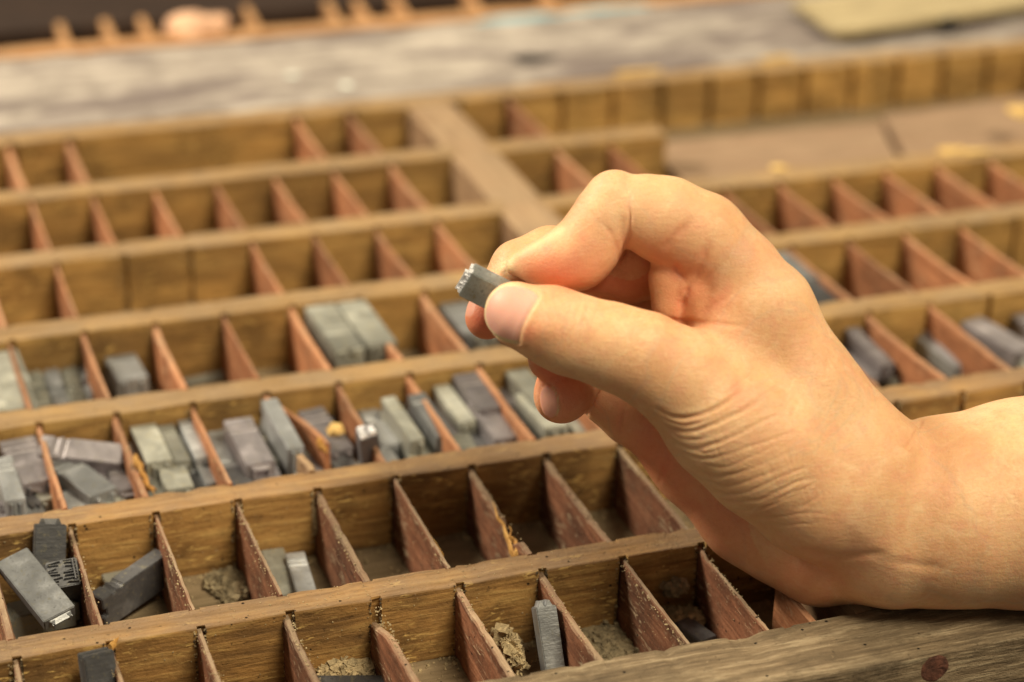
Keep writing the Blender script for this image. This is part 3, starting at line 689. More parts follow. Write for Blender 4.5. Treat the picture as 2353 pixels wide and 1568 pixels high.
S(1045, 720, -.76, (.03, -1, 0), .40, .34, L_GREY, 'grey sort lying deepest behind the middle fingertip, fourth row', 0)
# right of the hand
sort_at((11.70, 9.98, -.26), (.02, -1, 0), (0, 0, 1), .44, .34, 0, L_GREY, 1, 'long grey sort emerging from behind the index knuckle, fourth row')
sort_at((11.72, 8.96, -.30), (.02, -1, 0), (0, 0, 1), .40, .34, 0, L_DARK, 1, 'dark sort in front of the long grey one behind the index knuckle, fourth row', .9)
sort_at((11.26, 9.5, -.40), (.02, -1, 0), (0, 0, 1), .36, .34, 0, L_GREY, 1, 'grey sort close behind the back of the hand, beside the long grey one, fourth row')
sort_at((11.62, 9.95, -.64), (.02, -1, 0), (0, 0, 1), .60, .38, 0, L_GREY, 1, 'grey block beneath the long grey sort behind the index knuckle, fourth row')
sort_at((11.62, 8.96, -.67), (.02, -1, 0), (0, 0, 1), .60, .36, 0, L_GREY, 1, 'grey block beneath the dark sort behind the index knuckle, fourth row', .9)
S(2113, 645, ZF + .16, (.1, 1, .1), .24, .26, L_GREY, 'small grey sort end peeping past a divider, fourth row at the right', 0, L=.6)
S(1980, 798, -.38, (.06, -1, -.12), .22, .26, L_PURP, 'bright lilac grey sort lying high near the back of the hand, third row', 0)
S(1950, 845, -.62, (.05, -1, 0), .24, .28, L_PURP, 'dull lilac sort half behind the hand outline, third row', 0)
S(2015, 862, -.70, (.1, -1, 0), .24, .30, L_GREEN, 'pale sort on the floor in front of the bright lilac one, third row', 0)
S(2065, 868, -.74, (.3, -1, 0), .30, .22, L_GREEN, 'pale green sort lying flat by the rail, right of the hand, third row', 0)
S(2180, 812, -.58, (.05, -1, -.05), .30, .26, L_PURP, 'lilac sort lying between two dividers at the right, third row', 0)
S(2135, 800, -.64, (.05, -1, 0), .24, .26, L_GREY, 'grey sort alongside the lilac one between two dividers, third row', 0)
S(2280, 785, -.50, (.35, -1, -.10), .42, .34, L_PURP, 'big lilac grey sort askew near the right edge of the photo, third row', 0)
S(2335, 832, -.66, (.2, -1, 0), .34, .26, L_GREEN, 'pale green sort below the big askew one at the right edge, third row', 0)
S(2352, 742, -.50, (.1, -1, 0), .34, .3, L_PURP, 'lilac sort cut by the right edge of the photo, third row', 0)
# yellow chip lying on a sort
lump('wood_chip', at(768, 990, -.24), .05, .035, .02, W_PALE, 'small yellow wood chip lying on the purple grey sort, third row', 11, 'wood chip', None)

# ------------------------------------------------------------------ behind the case
# weathered counter board
vs, fs = beam_x(-5, 27, 18.80, 22.75, .04, -.5, (), (), wob=.03, chip=.03, seed=101, bev=.06, step=.25)
o = mesh_obj('counter_board', vs, fs, W_GREY); tag(o, 'wide weathered grey board with dark stains behind the type case', 'board')
for (u, v, sx, sy, m_, lab) in ((1195, 40, .9, .22, M_BLUE, 'pale blue paint smear on the grey board at the top centre'), (1400, 20, .9, .15, M_BLUE, 'pale blue paint smear on the grey board at the top, right of another'),
                                (670, 172, .11, .10, M_WHITE, 'larger pale fleck on the grey board'), (795, 195, .11, .12, M_WHITE, 'bright fleck with a dark spot on the grey board')):
    x, y = ground(u, v, .06)
    chip_patch('paint_mark', (x, y, .055), sx, sy, .012, m_, None, u); tag(COL.objects[-1], lab, 'paint mark')
tag(chip_patch('ink_stain', (*ground(1225, 135, .06), .05), .42, .25, .012, M_BLACK, None, 6), 'dark ink stain on the grey board above the centre', 'ink stain')
# plank lying on the counter at right
def box_obj(name, corner, ex, ey, ez, mat, parent=None):
    c = Vector(corner); ex, ey, ez = Vector(ex), Vector(ey), Vector(ez)
    bm = bmesh.new(); vv = [bm.verts.new(c + ex * i + ey * j + ez * k) for k in (0, 1) for j in (0, 1) for i in (0, 1)]
    for f in ((0, 2, 3, 1), (4, 5, 7, 6), (0, 1, 5, 4), (2, 6, 7, 3), (0, 4, 6, 2), (1, 3, 7, 5)): bm.faces.new([vv[i] for i in f])
    bmesh.ops.recalc_face_normals(bm, faces=bm.faces)
    bmesh.ops.bevel(bm, geom=list(bm.edges), offset=.03, segments=2, affect='EDGES')
    vs = [tuple(v.co) for v in bm.verts]; fs = [tuple(x.index for x in f.verts) for f in bm.faces]; bm.free()
    return mesh_obj(name, vs, fs, mat, parent)
x, y = ground(1920, 76, .35)
a = ground(2353, 12, .35); b = ground(1822, 5, .35)
ex = Vector((a[0] - x, a[1] - y, 0)).normalized() * 9; ey = Vector((b[0] - x, b[1] - y, 0)).normalized() * 2.2
o = box_obj('plank', (x, y, .22), ex, ey, (0, 0, .14), W_PLANK); tag(o, 'pale yellowish plank lying on the grey board at the upper right', 'plank')
o = box_obj('plank_shadow_block', Vector((x, y, .06)) + ex * .05 + ey * .15, ex * .9, ey * .7, (0, 0, .155), W_DARK); tag(o, 'dark greenish block put in as the shadow under the pale plank', 'shadow block')  # dark block added for the shadow below the plank
lump('knob', at(2182, 60, .2), .16, .16, .2, M_BLACK, 'small black knob beside the pale plank', 21, 'knob', None)
# far type case
far = tag(empty('type_case', (8, 27, -.8)), 'second type case beyond the grey board, dark wood with orange lit dividers', 'type case')
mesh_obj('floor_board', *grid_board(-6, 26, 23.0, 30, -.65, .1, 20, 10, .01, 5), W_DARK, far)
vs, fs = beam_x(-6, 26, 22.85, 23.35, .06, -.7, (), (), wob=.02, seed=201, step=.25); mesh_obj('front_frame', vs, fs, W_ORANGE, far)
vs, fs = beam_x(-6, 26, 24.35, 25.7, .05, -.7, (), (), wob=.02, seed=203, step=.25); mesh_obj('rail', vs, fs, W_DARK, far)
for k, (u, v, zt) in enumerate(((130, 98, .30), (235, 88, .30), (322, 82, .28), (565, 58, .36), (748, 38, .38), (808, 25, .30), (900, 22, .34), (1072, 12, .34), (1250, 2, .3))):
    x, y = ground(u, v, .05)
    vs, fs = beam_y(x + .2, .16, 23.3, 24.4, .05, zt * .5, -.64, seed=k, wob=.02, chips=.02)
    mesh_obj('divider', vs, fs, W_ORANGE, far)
x, y = ground(458, 66, .2)
tag(chip_patch('wood_block', (x, y + .3, .10), .60, .4, .34, M_PEACH, None, 8), 'pale peach lump resting on the far type case at the upper left', 'block')
# something dusty pink far behind, and the dark floor of the room
o = box_obj('cabinet_leg', (-5.6, 40, -42), (1.3, 0, 0), (0, 1.3, 0), (0, 0, 40), M_PINK); tag(o, 'blurred dusty pink post far behind at the top left', 'post')
o = mesh_obj('floor', [(-200, -80, -42), (200, -80, -42), (200, 300, -42), (-200, 300, -42)], [(0, 1, 2, 3)], M_ROOM); tag(o, kind='structure')
# table carrying both cases
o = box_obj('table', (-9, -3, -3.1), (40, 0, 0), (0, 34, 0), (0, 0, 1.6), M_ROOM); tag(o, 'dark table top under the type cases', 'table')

# ------------------------------------------------------------------ the hand (one continuous body surface)
D_0 = 23.5; SPX = D_0 / F_PX                      # one design pixel in units at the hand's distance
def H(u, v, w=0.0):
    k = 1 + w * SPX / D_0
    return np.array([(u - CX) * k, (v - CY) * k, w], dtype=np.float32)
VOX = 4.0
gx = np.arange(1030 - CX, 1300, VOX); 
ext = [gx[-1]]; st = VOX
while ext[-1] < 2150: st = min(st * 1.12, 26); ext.append(ext[-1] + st)
gx = np.concatenate([gx, ext[1:]]).astype(np.float32)
gy = np.arange(350 - CY, 720, VOX).astype(np.float32)
gz = np.arange(-270, 640, VOX).astype(np.float32)
BIG = 60.0
def new(): return np.full((len(gx), len(gy), len(gz)), BIG, np.float32)
def smin(a, b, k):
    h = np.maximum(k - np.abs(a - b), 0) / k
    return np.minimum(a, b) - h * h * k * 0.25
def sl(arr, lo, hi):
    return slice(max(0, int(np.searchsorted(arr, lo)) - 1), min(len(arr), int(np.searchsorted(arr, hi)) + 1))
def add_cone(F, a, b, ra, rb, k=20.0, flat=None):
    """round cone a->b; flat = (axis vector, factor): squashed along the axis"""
    m = max(ra, rb) + k + 30
    lo = np.minimum(a, b) - m; hi = np.maximum(a, b) + m
    s = (sl(gx, lo[0], hi[0]), sl(gy, lo[1], hi[1]), sl(gz, lo[2], hi[2]))
    X = gx[s[0]][:, None, None]; Y = gy[s[1]][None, :, None]; Z = gz[s[2]][None, None, :]
    px, py, pz = X - a[0], Y - a[1], Z - a[2]
    ba = b - a; L2 = float(ba @ ba) + 1e-6
    t = np.clip((px * ba[0] + py * ba[1] + pz * ba[2]) / L2, 0, 1)
    dx, dy, dz = px - t * ba[0], py - t * ba[1], pz - t * ba[2]
    if flat is not None:
        ax, f = flat; ax = np.array(ax, float); ax /= np.linalg.norm(ax)
        q = (dx * ax[0] + dy * ax[1] + dz * ax[2]) * (1 / f - 1)
        dx = dx + ax[0] * q; dy = dy + ax[1] * q; dz = dz + ax[2] * q
    d = np.sqrt(dx * dx + dy * dy + dz * dz) - (ra + (rb - ra) * t)
    F[s] = smin(F[s], d.astype(np.float32), k)
def chain(F, pts, k=20.0, flat=None):
    for p, q in zip(pts[:-1], pts[1:]):
        kp = 1 + p[2] * SPX / D_0; kq = 1 + q[2] * SPX / D_0
        add_cone(F, H(*p[:3]), H(*q[:3]), p[3] * kp, q[3] * kq, k, flat)
def ball(F, p, k=20.0, flat=None, r2=None):
    q = H(*p[:3]); add_cone(F, q, q + np.array([.01, 0, 0], np.float32), p[3], p[3], k, flat)

body = new()
# metacarpal mass, wrist, forearm
chain(body, [(1970, 1070, 110, 150), (1848, 905, 75, 128), (1758, 712, 55, 106), (1690, 630, 50, 96)], 40)
chain(body, [(1980, 1100, 200, 150), (1850, 930, 180, 118), (1740, 760, 170, 104), (1668, 690, 170, 90)], 50)
chain(body, [(1960, 1130, 260, 145), (1800, 980, 270, 110), (1668, 800, 270, 88)], 50)
chain(body, [(1930, 1180, 300, 130), (1720, 1060, 330, 98), (1590, 930, 330, 82)], 50)
chain(body, [(2080, 1120, 190, 140), (2000, 1120, 180, 165)], 40)
fa = new()
chain(fa, [(2900, 1105, 300, 300), (2353, 1157, 225, 236), (2175, 1178, 200, 216), (2050, 1215, 190, 184)], 30)
add_cone(fa, H(2900, 1105, 300), H(4200, 1000, 420), 305, 330, 60)
kk = (12 + 60 * np.clip((gy - (1000 - CY)) / 130, 0, 1)).astype(np.float32)[None, :, None]
h_k = np.maximum(kk - np.abs(body - fa), 0) / kk
body = np.minimum(body, fa) - h_k * h_k * kk * 0.25; del fa, h_k
# heel of the palm on the little finger side
chain(body, [(2080, 1215, 240, 168), (1890, 1264, 262, 122), (1790, 1222, 305, 110), (1718, 1182, 330, 106), (1602, 1058, 345, 101), (1498, 965, 335, 84)], 40)
# thenar and thumb
th = new()
chain(th, [(1960, 1140, 150, 172), (1885, 1110, 95, 168), (1765, 1030, 35, 158), (1668, 962, 5, 140), (1560, 868, -25, 112)], 40)
chain(th, [(1560, 868, -25, 112), (1480, 822, -45, 101), (1400, 794, -50, 94), (1310, 768, -50, 90), (1255, 745, -50, 83), (1192, 726, -45, 69)], 30)
chain(th, [(1192, 726, -45, 69), (1180, 714, -42, 66)], 20, flat=((0.2, -.2, 1), .9))
XX = gx[:, None]; YY = gy[None, :]
line = YY + CY - (1040 + .70 * (XX + CX - 1540))
kk = (10 + 34 * np.clip((-line - 30) / 90, 0, 1) + 40 * np.clip((XX + CX - 1900) / 140, 0, 1)).astype(np.float32)[:, :, None]
h_k = np.maximum(kk - np.abs(body - th), 0) / kk
body_all = np.minimum(body, th) - h_k * h_k * kk * 0.25; del th, h_k, kk
# web between thumb and index, palm pads below the index finger
web = new()
chain(web, [(1690, 820, 25, 90), (1700, 720, 40, 92)], 30)
body_all = smin(body_all, web, 40.0); del web
pad = new()
chain(pad, [(1580, 570, 55, 46), (1552, 640, 58, 58), (1550, 700, 62, 54)], 20, flat=((0, 0, 1), .9))
chain(pad, [(1625, 575, 55, 62), (1612, 660, 48, 62), (1640, 740, 50, 60)], 16)
body_all = smin(body_all, pad, 9.0); del pad
# index finger
ix = new()
chain(ix, [(1700, 625, 50, 97), (1612, 545, 40, 99), (1530, 506, 34, 96), (1478, 488, 30, 88)], 26)
ix2 = new()
chain(ix2, [(1412, 460, 30, 70), (1388, 505, 30, 72), (1352, 560, 30, 74), (1328, 590, 30, 72)], 24)
chain(ix2, [(1328, 590, 30, 72), (1288, 600, 34, 66), (1238, 606, 42, 46), (1183, 612, 52, 22)], 26)
ix = smin(ix, ix2, 12.0); del ix2
body_all = smin(body_all, ix, 16.0); del ix
# middle finger behind the index finger
md = new()
chain(md, [(1690, 700, 185, 92), (1560, 600, 190, 90), (1440, 590, 190, 86)], 26)
chain(md, [(1440, 610, 185, 90), (1350, 605, 180, 78), (1265, 600, 168, 76), (1195, 620, 150, 66)], 24)
chain(md, [(1195, 620, 150, 66), (1150, 680, 125, 56), (1122, 724, 108, 48), (1117, 734, 104, 44)], 22)
body_all = smin(body_all, md, 9.0); del md
# ring finger
rg_ = new()
chain(rg_, [(1650, 800, 290, 88), (1520, 690, 320, 84), (1420, 660, 300, 80)], 26)
chain(rg_, [(1430, 670, 280, 80), (1385, 720, 250, 76), (1318, 770, 190, 62), (1275, 810, 156, 52), (1263, 827, 146, 49)], 24)
body_all = smin(body_all, rg_, 9.0); del rg_
# little finger
lt = new()
chain(lt, [(1510, 975, 320, 84), (1455, 945, 325, 76), (1400, 905, 322, 68), (1370, 850, 315, 64)], 24)
lt2 = new()
chain(lt2, [(1368, 832, 310, 60), (1328, 852, 255, 62), (1300, 894, 200, 66), (1289, 912, 178, 62)], 22)
lt = smin(lt, lt2, 8.0); del lt2
body_all = smin(body_all, lt, 9.0); del lt, body
F = body_all
F[0] = np.maximum(F[0], 1); F[-1] = 5.0; F[:, 0] = 5; F[:, -1] = 5; F[:, :, 0] = 5; F[:, :, -1] = 5

def surface_nets(F, gx, gy, gz):
    ins = F < 0
    nx, ny, nz_ = F.shape
    cnt = np.zeros((nx - 1, ny - 1, nz_ - 1), np.uint8)
    for i in (0, 1):
        for j in (0, 1):
            for k in (0, 1): cnt += ins[i:nx - 1 + i, j:ny - 1 + j, k:nz_ - 1 + k]
    act = (cnt > 0) & (cnt < 8)
    idx = np.argwhere(act); I, J, K = idx.T
    acc = np.zeros((len(idx), 3), np.float64); n = np.zeros(len(idx))
    C = [(0, 0, 0), (1, 0, 0), (0, 1, 0), (1, 1, 0), (0, 0, 1), (1, 0, 1), (0, 1, 1), (1, 1, 1)]
    val = [F[I + c[0], J + c[1], K + c[2]] for c in C]
    pos = [np.stack([gx[I + c[0]], gy[J + c[1]], gz[K + c[2]]], 1) for c in C]
    for a in range(8):
        for b in range(a + 1, 8):
            if sum(abs(C[a][q] - C[b][q]) for q in range(3)) != 1: continue
            m = (val[a] < 0) != (val[b] < 0)
            t = (val[a][m] / (val[a][m] - val[b][m]))[:, None]
            acc[m] += pos[a][m] * (1 - t) + pos[b][m] * t; n[m] += 1
    V = acc / n[:, None]
    gid = np.full(act.shape, -1, np.int32); gid[I, J, K] = np.arange(len(idx))
    Q = []
    for ax in range(3):
        sl0 = [slice(None)] * 3; sl1 = [slice(None)] * 3; sl0[ax] = slice(0, -1); sl1[ax] = slice(1, None)
        A = ins[tuple(sl0)]; B = ins[tuple(sl1)]
        ch = np.argwhere(A != B)
        o1, o2 = [(1, 2), (2, 0), (0, 1)][ax]
        ok = (ch[:, o1] > 0) & (ch[:, o2] > 0) & (ch[:, o1] < F.shape[o1] - 1) & (ch[:, o2] < F.shape[o2] - 1)
        ch = ch[ok]
        def g(d1, d2):
            c = ch.copy(); c[:, o1] += d1; c[:, o2] += d2; return gid[c[:, 0], c[:, 1], c[:, 2]]
        q = np.stack([g(-1, -1), g(0, -1), g(0, 0), g(-1, 0)], 1)
        flip = A[ch[:, 0], ch[:, 1], ch[:, 2]]
        q[~flip] = q[~flip][:, ::-1]
        Q.append(q)
    return V, np.concatenate(Q)
V, Q = surface_nets(F, gx, gy, gz); del F, body_all
# relax the surface slightly (Laplacian), keeps folds
E_ = np.concatenate([Q[:, [0, 1]], Q[:, [1, 2]], Q[:, [2, 3]], Q[:, [3, 0]]])
deg = np.bincount(E_.ravel(), minlength=len(V)).astype(float)[:, None]
for it in range(4):
    S_ = np.zeros_like(V)
    for c in range(3):
        S_[:, c] = np.bincount(E_[:, 0], V[E_[:, 1], c], len(V)) + np.bincount(E_[:, 1], V[E_[:, 0], c], len(V))
    V = V * .45 + (S_ / deg) * .55
def vnormals(V, Q):
    fn = np.cross(V[Q[:, 2]] - V[Q[:, 0]], V[Q[:, 3]] - V[Q[:, 1]])
    N = np.zeros_like(V)
    for c in range(3):
        for k in range(4): N[:, c] += np.bincount(Q[:, k], fn[:, c], len(V))
    return N / (np.linalg.norm(N, axis=1, keepdims=True) + 1e-9)
N = vnormals(V, Q)
K_ = 1 + V[:, 2] * SPX / D_0
PU = CX + V[:, 0] / K_; PV = CY + V[:, 1] / K_; PW = V[:, 2]
fac = -N[:, 2]                                     # 1 = facing the viewer's side (radial side of the hand)
side = np.clip((fac + .15) / .5, 0, 1)
def dist_poly(pts):
    best = np.full(len(PU), 1e9); tt = np.zeros(len(PU)); n = len(pts) - 1
    for i in range(n):
        (x0, y0), (x1, y1) = pts[i][:2], pts[i + 1][:2]; dx, dy = x1 - x0, y1 - y0; L2 = dx * dx + dy * dy
        t = np.clip(((PU - x0) * dx + (PV - y0) * dy) / L2, 0, 1)
        d = np.hypot(PU - x0 - t * dx, PV - y0 - t * dy)
        m = d < best; best[m] = d[m]; tt[m] = (i + t[m]) / n
    return best, tt
disp = np.zeros(len(V))
red = np.zeros(len(V)); pale = np.zeros(len(V)); nail = np.zeros(len(V)); rim = np.zeros(len(V)); dark = np.zeros(len(V))
def crease(pts, width, depth, wrange=(-400, 900), taper=True, redness=.3, ridge=0.3):
    d, t = dist_poly(pts)
    m = side * ((PW > wrange[0]) & (PW < wrange[1]))
    tp = np.sin(np.pi * np.clip(t, .02, .98)) ** .6 if taper else 1
    g = np.exp(-(d / width) ** 2) * tp * m
    g2 = np.exp(-(d / (width * 2.4)) ** 2) * tp * m
    md_ = .75 + .35 * np.sin(t * 11 + pts[0][0]) * np.sin(t * 5 + pts[0][1] * .7); g = g * md_; g2 = g2 * md_
    disp[:] += -depth * g + depth * ridge * (g2 - g)
    red[:] += redness * g2 * .6
def arc(a, m, b, n=9):
    return [((1 - t) ** 2 * a[0] + 2 * t * (1 - t) * m[0] + t * t * b[0], (1 - t) ** 2 * a[1] + 2 * t * (1 - t) * m[1] + t * t * b[1]) for t in np.linspace(0, 1, n)]
FR = (-400, 150)
# index finger folds
crease([(1438, 428), (1445, 455), (1447, 500), (1443, 545), (1433, 585), (1420, 606)], 5, 8, FR, True, .35, .2)
crease(arc((1385, 515), (1418, 545), (1422, 602)), 6, 3.5, FR, True, .5)
crease(arc((1508, 598), (1540, 548), (1600, 500)), 9, 4.5, FR, True, .5, .1)
crease(arc((1632, 548), (1612, 610), (1584, 660)), 9, 5, FR, True, .5, .1)
crease(arc((1584, 655), (1566, 690), (1564, 735)), 7, 7, FR, True, .5)
crease(arc((1540, 597), (1556, 620), (1578, 650)), 7, 5, FR, True, .5)
crease(arc((1480, 735), (1600, 738), (1720, 752)), 7, 3.5, FR, True, .3)
crease(arc((1590, 735), (1640, 700), (1690, 672)), 7, 2, FR, True, .4, .1)
crease(arc((1570, 705), (1620, 650), (1650, 610)), 5, 2, FR, True, .3)
# thumb joint wrinkles
for k, (u0, dd, dep) in enumerate(((1300, 0, 1.4), (1318, 2, 1.7), (1340, 0, 1.8), (1362, 3, 1.2), (1283, 2, .9))):
    crease(arc((u0 + 20, 690), (u0 - 6 + dd, 745), (u0 - 18, 805)), 5, dep, FR, True, .2)
# skin gathered between thumb base and wrist
rw = random.Random(12)
def spline(pts, n=6):
    out = []
    P = [pts[0]] + list(pts) + [pts[-1]]
    for i in range(1, len(P) - 2):
        for j in range(n):
            t = j / n; p0, p1, p2, p3 = P[i - 1], P[i], P[i + 1], P[i + 2]
            out.append(tuple(.5 * (2 * p1[k] + (p2[k] - p0[k]) * t + (2 * p0[k] - 5 * p1[k] + 4 * p2[k] - p3[k]) * t * t + (3 * p1[k] - p0[k] - 3 * p2[k] + p3[k]) * t ** 3) for k in (0, 1)))
    out.append(tuple(pts[-1])); return out
WR = [([(1502, 938), (1545, 957), (1591, 958), (1646, 938), (1705, 900)], 7.5, 9.5), ([(1518, 975), (1560, 992), (1600, 990), (1670, 962), (1752, 918)], 7.5, 8.5),
      ([(1520, 960), (1560, 975), (1610, 972), (1665, 948)], 5, 4.0), ([(1538, 1010), (1570, 1026), (1610, 1030), (1682, 1004), (1785, 955)], 7, 6.5),
      ([(1535, 993), (1580, 1010), (1630, 1004), (1700, 975)], 5, 3.5), ([(1562, 1038), (1600, 1052), (1640, 1052), (1709, 1031), (1822, 992)], 6.5, 5.5),
      ([(1560, 1022), (1620, 1040), (1690, 1018)], 4.5, 2.5), ([(1588, 1070), (1625, 1092), (1670, 1094), (1741, 1071), (1822, 1037)], 6.5, 4.5),
      ([(1600, 1062), (1660, 1075), (1720, 1052), (1790, 1018)], 5, 3.0), ([(1622, 1104), (1665, 1118), (1715, 1108), (1785, 1080)], 5.5, 3.6),
      ([(1640, 1132), (1690, 1136), (1740, 1122), (1810, 1090), (1862, 1075)], 5.5, 4.0), ([(1662, 1150), (1720, 1152), (1770, 1140), (1822, 1112), (1880, 1098)], 6, 4.6),
      ([(1690, 1170), (1741, 1172), (1800, 1150), (1850, 1132)], 5, 3.2), ([(1712, 1190), (1780, 1192), (1860, 1178), (1925, 1186)], 5, 2.2),
      ([(1735, 1207), (1810, 1208), (1890, 1200)], 5, 1.6), ([(1650, 915), (1700, 880), (1735, 850)], 5, 1.6), ([(1700, 940), (1760, 905), (1800, 880)], 4.5, 1.6)]
for pts, wd, dep in WR: crease([(x_ + rw.uniform(-1.5, 1.5), y_ + rw.uniform(-1.8, 1.8)) for x_, y_ in spline(pts, 3)], wd * .72, dep * .66, (-400, 330), True, .12, .55)
for k in range(30):
    u0 = 1600 + rw.uniform(0, 300); v0 = 930 + (u0 - 1600) * .6 + rw.uniform(-40, 70); ln = rw.uniform(20, 60)
    crease(arc((u0, v0), (u0 + ln * .3, v0 + ln * .4), (u0 + ln * .4, v0 + ln)), rw.uniform(2.6, 3.4), rw.uniform(.4, .9), (-400, 330), True, .03, .3)
for k in range(34):
    t = rw.random(); u0 = 1560 + 230 * t + rw.uniform(-20, 60); v0 = 960 + 200 * t + rw.uniform(-14, 14); ln = rw.uniform(50, 110)
    crease(arc((u0, v0 + 8), (u0 + ln * .5, v0 + 4), (u0 + ln, v0 - ln * rw.uniform(.25, .45))), rw.uniform(2.8, 4), rw.uniform(.6, 1.5), (-400, 330), True, .03, .5)
# wrist folds
crease(arc((2118, 962), (2106, 1000), (2080, 1034)), 5, 5, (-400, 500), True, .3)
crease(spline([(1761, 1229), (1820, 1258), (1879, 1273), (1938, 1281), (2040, 1268)]), 9, 5, (-400, 500), True, .3)
crease(arc((1543, 1035), (1528, 1070), (1515, 1112)), 5, 3, (200, 700), True, .4)
crease(arc((2000, 1275), (2080, 1300), (2180, 1305)), 12, 3, (-400, 500), True, .2)
crease(arc((1850, 1400), (1930, 1375), (2060, 1405)), 12, 5, (-400, 500), True, .1)
# palm side fold at the base of the little finger
crease(arc((1432, 920), (1424, 965), (1418, 1012)), 6, 6, (200, 700), True, .5)
crease(arc((1364, 876), (1366, 920), (1336, 972)), 7, 9, (235, 700), False, .6, .1)
# tendon / bone relief on the back and wrist
def bump_(u, v, ru, rv, amp, wr=(-400, 900)):
    g = np.exp(-((PU - u) / ru) ** 2 - ((PV - v) / rv) ** 2) * ((PW > wr[0]) & (PW < wr[1])); disp[:] += amp * g
bump_(1870, 1330, 90, 40, 6); bump_(1250, 760, 40, 25, 3, (-400, 0)); bump_(1300, 640, 50, 28, 3, (-400, 100))
# nails
def nail_region(c, ax_dir, a_len, a_wid, wr, front_extra=0, p=2.6, minfac=.2):
    d = np.array(ax_dir, float); d /= np.linalg.norm(d)
    s = (PU - c[0]) * d[0] + (PV - c[1]) * d[1]; q = -(PU - c[0]) * d[1] + (PV - c[1]) * d[0]
    r = (np.abs(s / a_len) ** p + np.abs(q / a_wid) ** p) ** (1 / p)
    m = (PW > wr[0]) & (PW < wr[1]) & (fac > minfac)
    return r, s, q, m
r, s, q, m = nail_region((1181, 720), (-.95, -.30), 69, 66, (-400, 30), p=2.25, minfac=-.05)
xc_ = np.interp(PV, [640, 660, 683, 721, 756, 783, 800], [1246, 1243, 1237, 1214, 1197, 1190, 1188])
cut_ = np.clip((xc_ - PU) / 7 + .5, 0, 1)
ins_ = np.clip((1.0 - r) / .05, 0, 1) * m * cut_
nail = np.maximum(nail, ins_)
disp += ins_ * 1.2 - 2.4 * np.exp(-((r - 1.02) / .045) ** 2) * m * (PU < xc_ + 6) - 2.2 * np.exp(-((PU - xc_) / 5) ** 2) * (r < 1.0) * m
disp += 2.0 * np.exp(-((PU - xc_ - 13) / 9) ** 2) * (r < 1.15) * m
tipw = np.clip(-(PU - 1215) / 40, 0, 1)
rim = np.maximum(rim, np.clip((r - .88) / .06, 0, 1) * np.clip((1.08 - r) / .05, 0, 1) * m * tipw * (PU < xc_))
rim = np.maximum(rim, .22 * np.exp(-((PU - xc_ - 7) / 7) ** 2) * (r < 1.05) * m)
r, s, q, m = nail_region((1262, 924), (.16, .98), 38, 21, (60, 300), p=2.2, minfac=.0)
ins_ = np.clip((1.0 - r) / .12, 0, 1) * m
nail = np.maximum(nail, ins_ * .8)
disp += ins_ * 1.5 - 3.0 * np.exp(-((r - 1.08) / .10) ** 2) * m
rim = np.maximum(rim, .9 * np.exp(-((r - .98) / .08) ** 2) * m * np.clip((q * -1 - 6) / 8, 0, 1))
r, s, q, m = nail_region((1080, 706), (-.2, .95), 24, 12, (0, 200), minfac=-.3)
nail = np.maximum(nail, np.clip((1.0 - r) / .15, 0, 1) * m * .7)
d_, t_ = dist_poly([(1292, 528), (1235, 560), (1185, 588), (1158, 606)])
rim = np.maximum(rim, np.exp(-(d_ / 8) ** 2) * (PW < 100) * .6); rim = np.maximum(rim, .8 * np.exp(-((PU - 1165) / 22) ** 2 - ((PV - 612) / 20) ** 2) * (PW < 100))
# skin tone map
def blob(arr, u, v, ru, rv, amp, wr=(-400, 900)):
    arr += amp * np.exp(-((PU - u) / ru) ** 2 - ((PV - v) / rv) ** 2) * ((PW > wr[0]) & (PW < wr[1]))
blob(red, 1300, 628, 95, 52, .85, (-400, 130)); blob(red, 1240, 612, 50, 30, .3, (-400, 130)); blob(red, 1395, 395, 50, 30, .25, (-400, 130)); blob(red, 1330, 480, 30, 60, .2, (-400, 130)); blob(red, 1745, 600, 80, 60, .18, (-400, 200)); blob(red, 1480, 560, 60, 60, .25, (-400, 130)); blob(red, 1900, 1230, 200, 70, .10); blob(red, 1360, 560, 60, 60, .2, (-400, 130))
blob(red, 1110, 735, 70, 70, 1.2, (40, 220)); blob(red, 1290, 920, 90, 80, .8, (60, 260)); blob(red, 1265, 840, 50, 40, .9, (60, 300))
blob(red, 1420, 660, 110, 80, .6, (100, 400)); blob(red, 1550, 650, 70, 90, .4, (-100, 140)); blob(red, 1640, 690, 60, 60, .3, (-100, 140))
blob(red, 1490, 1030, 70, 90, .8, (180, 500)); blob(red, 1650, 1210, 150, 110, .55, (200, 500)); blob(red, 1560, 1130, 60, 90, .4, (200, 500)); blob(red, 1870, 1330, 130, 60, .45)
blob(red, 1692, 888, 14, 22, .5, (-400, 60)); blob(red, 1700, 905, 30, 30, .2, (-400, 60)); blob(red, 1240, 765, 70, 40, .15, (-400, 0))
blob(red, 1215, 765, 25, 30, .5, (-400, 0)); blob(pale, 1500, 470, 90, 70, .35, (-400, 150)); blob(pale, 1640, 1040, 130, 110, .35, (-400, 200)); blob(pale, 1400, 470, 50, 60, .3, (-400, 150))
V2 = V + N * disp[:, None]
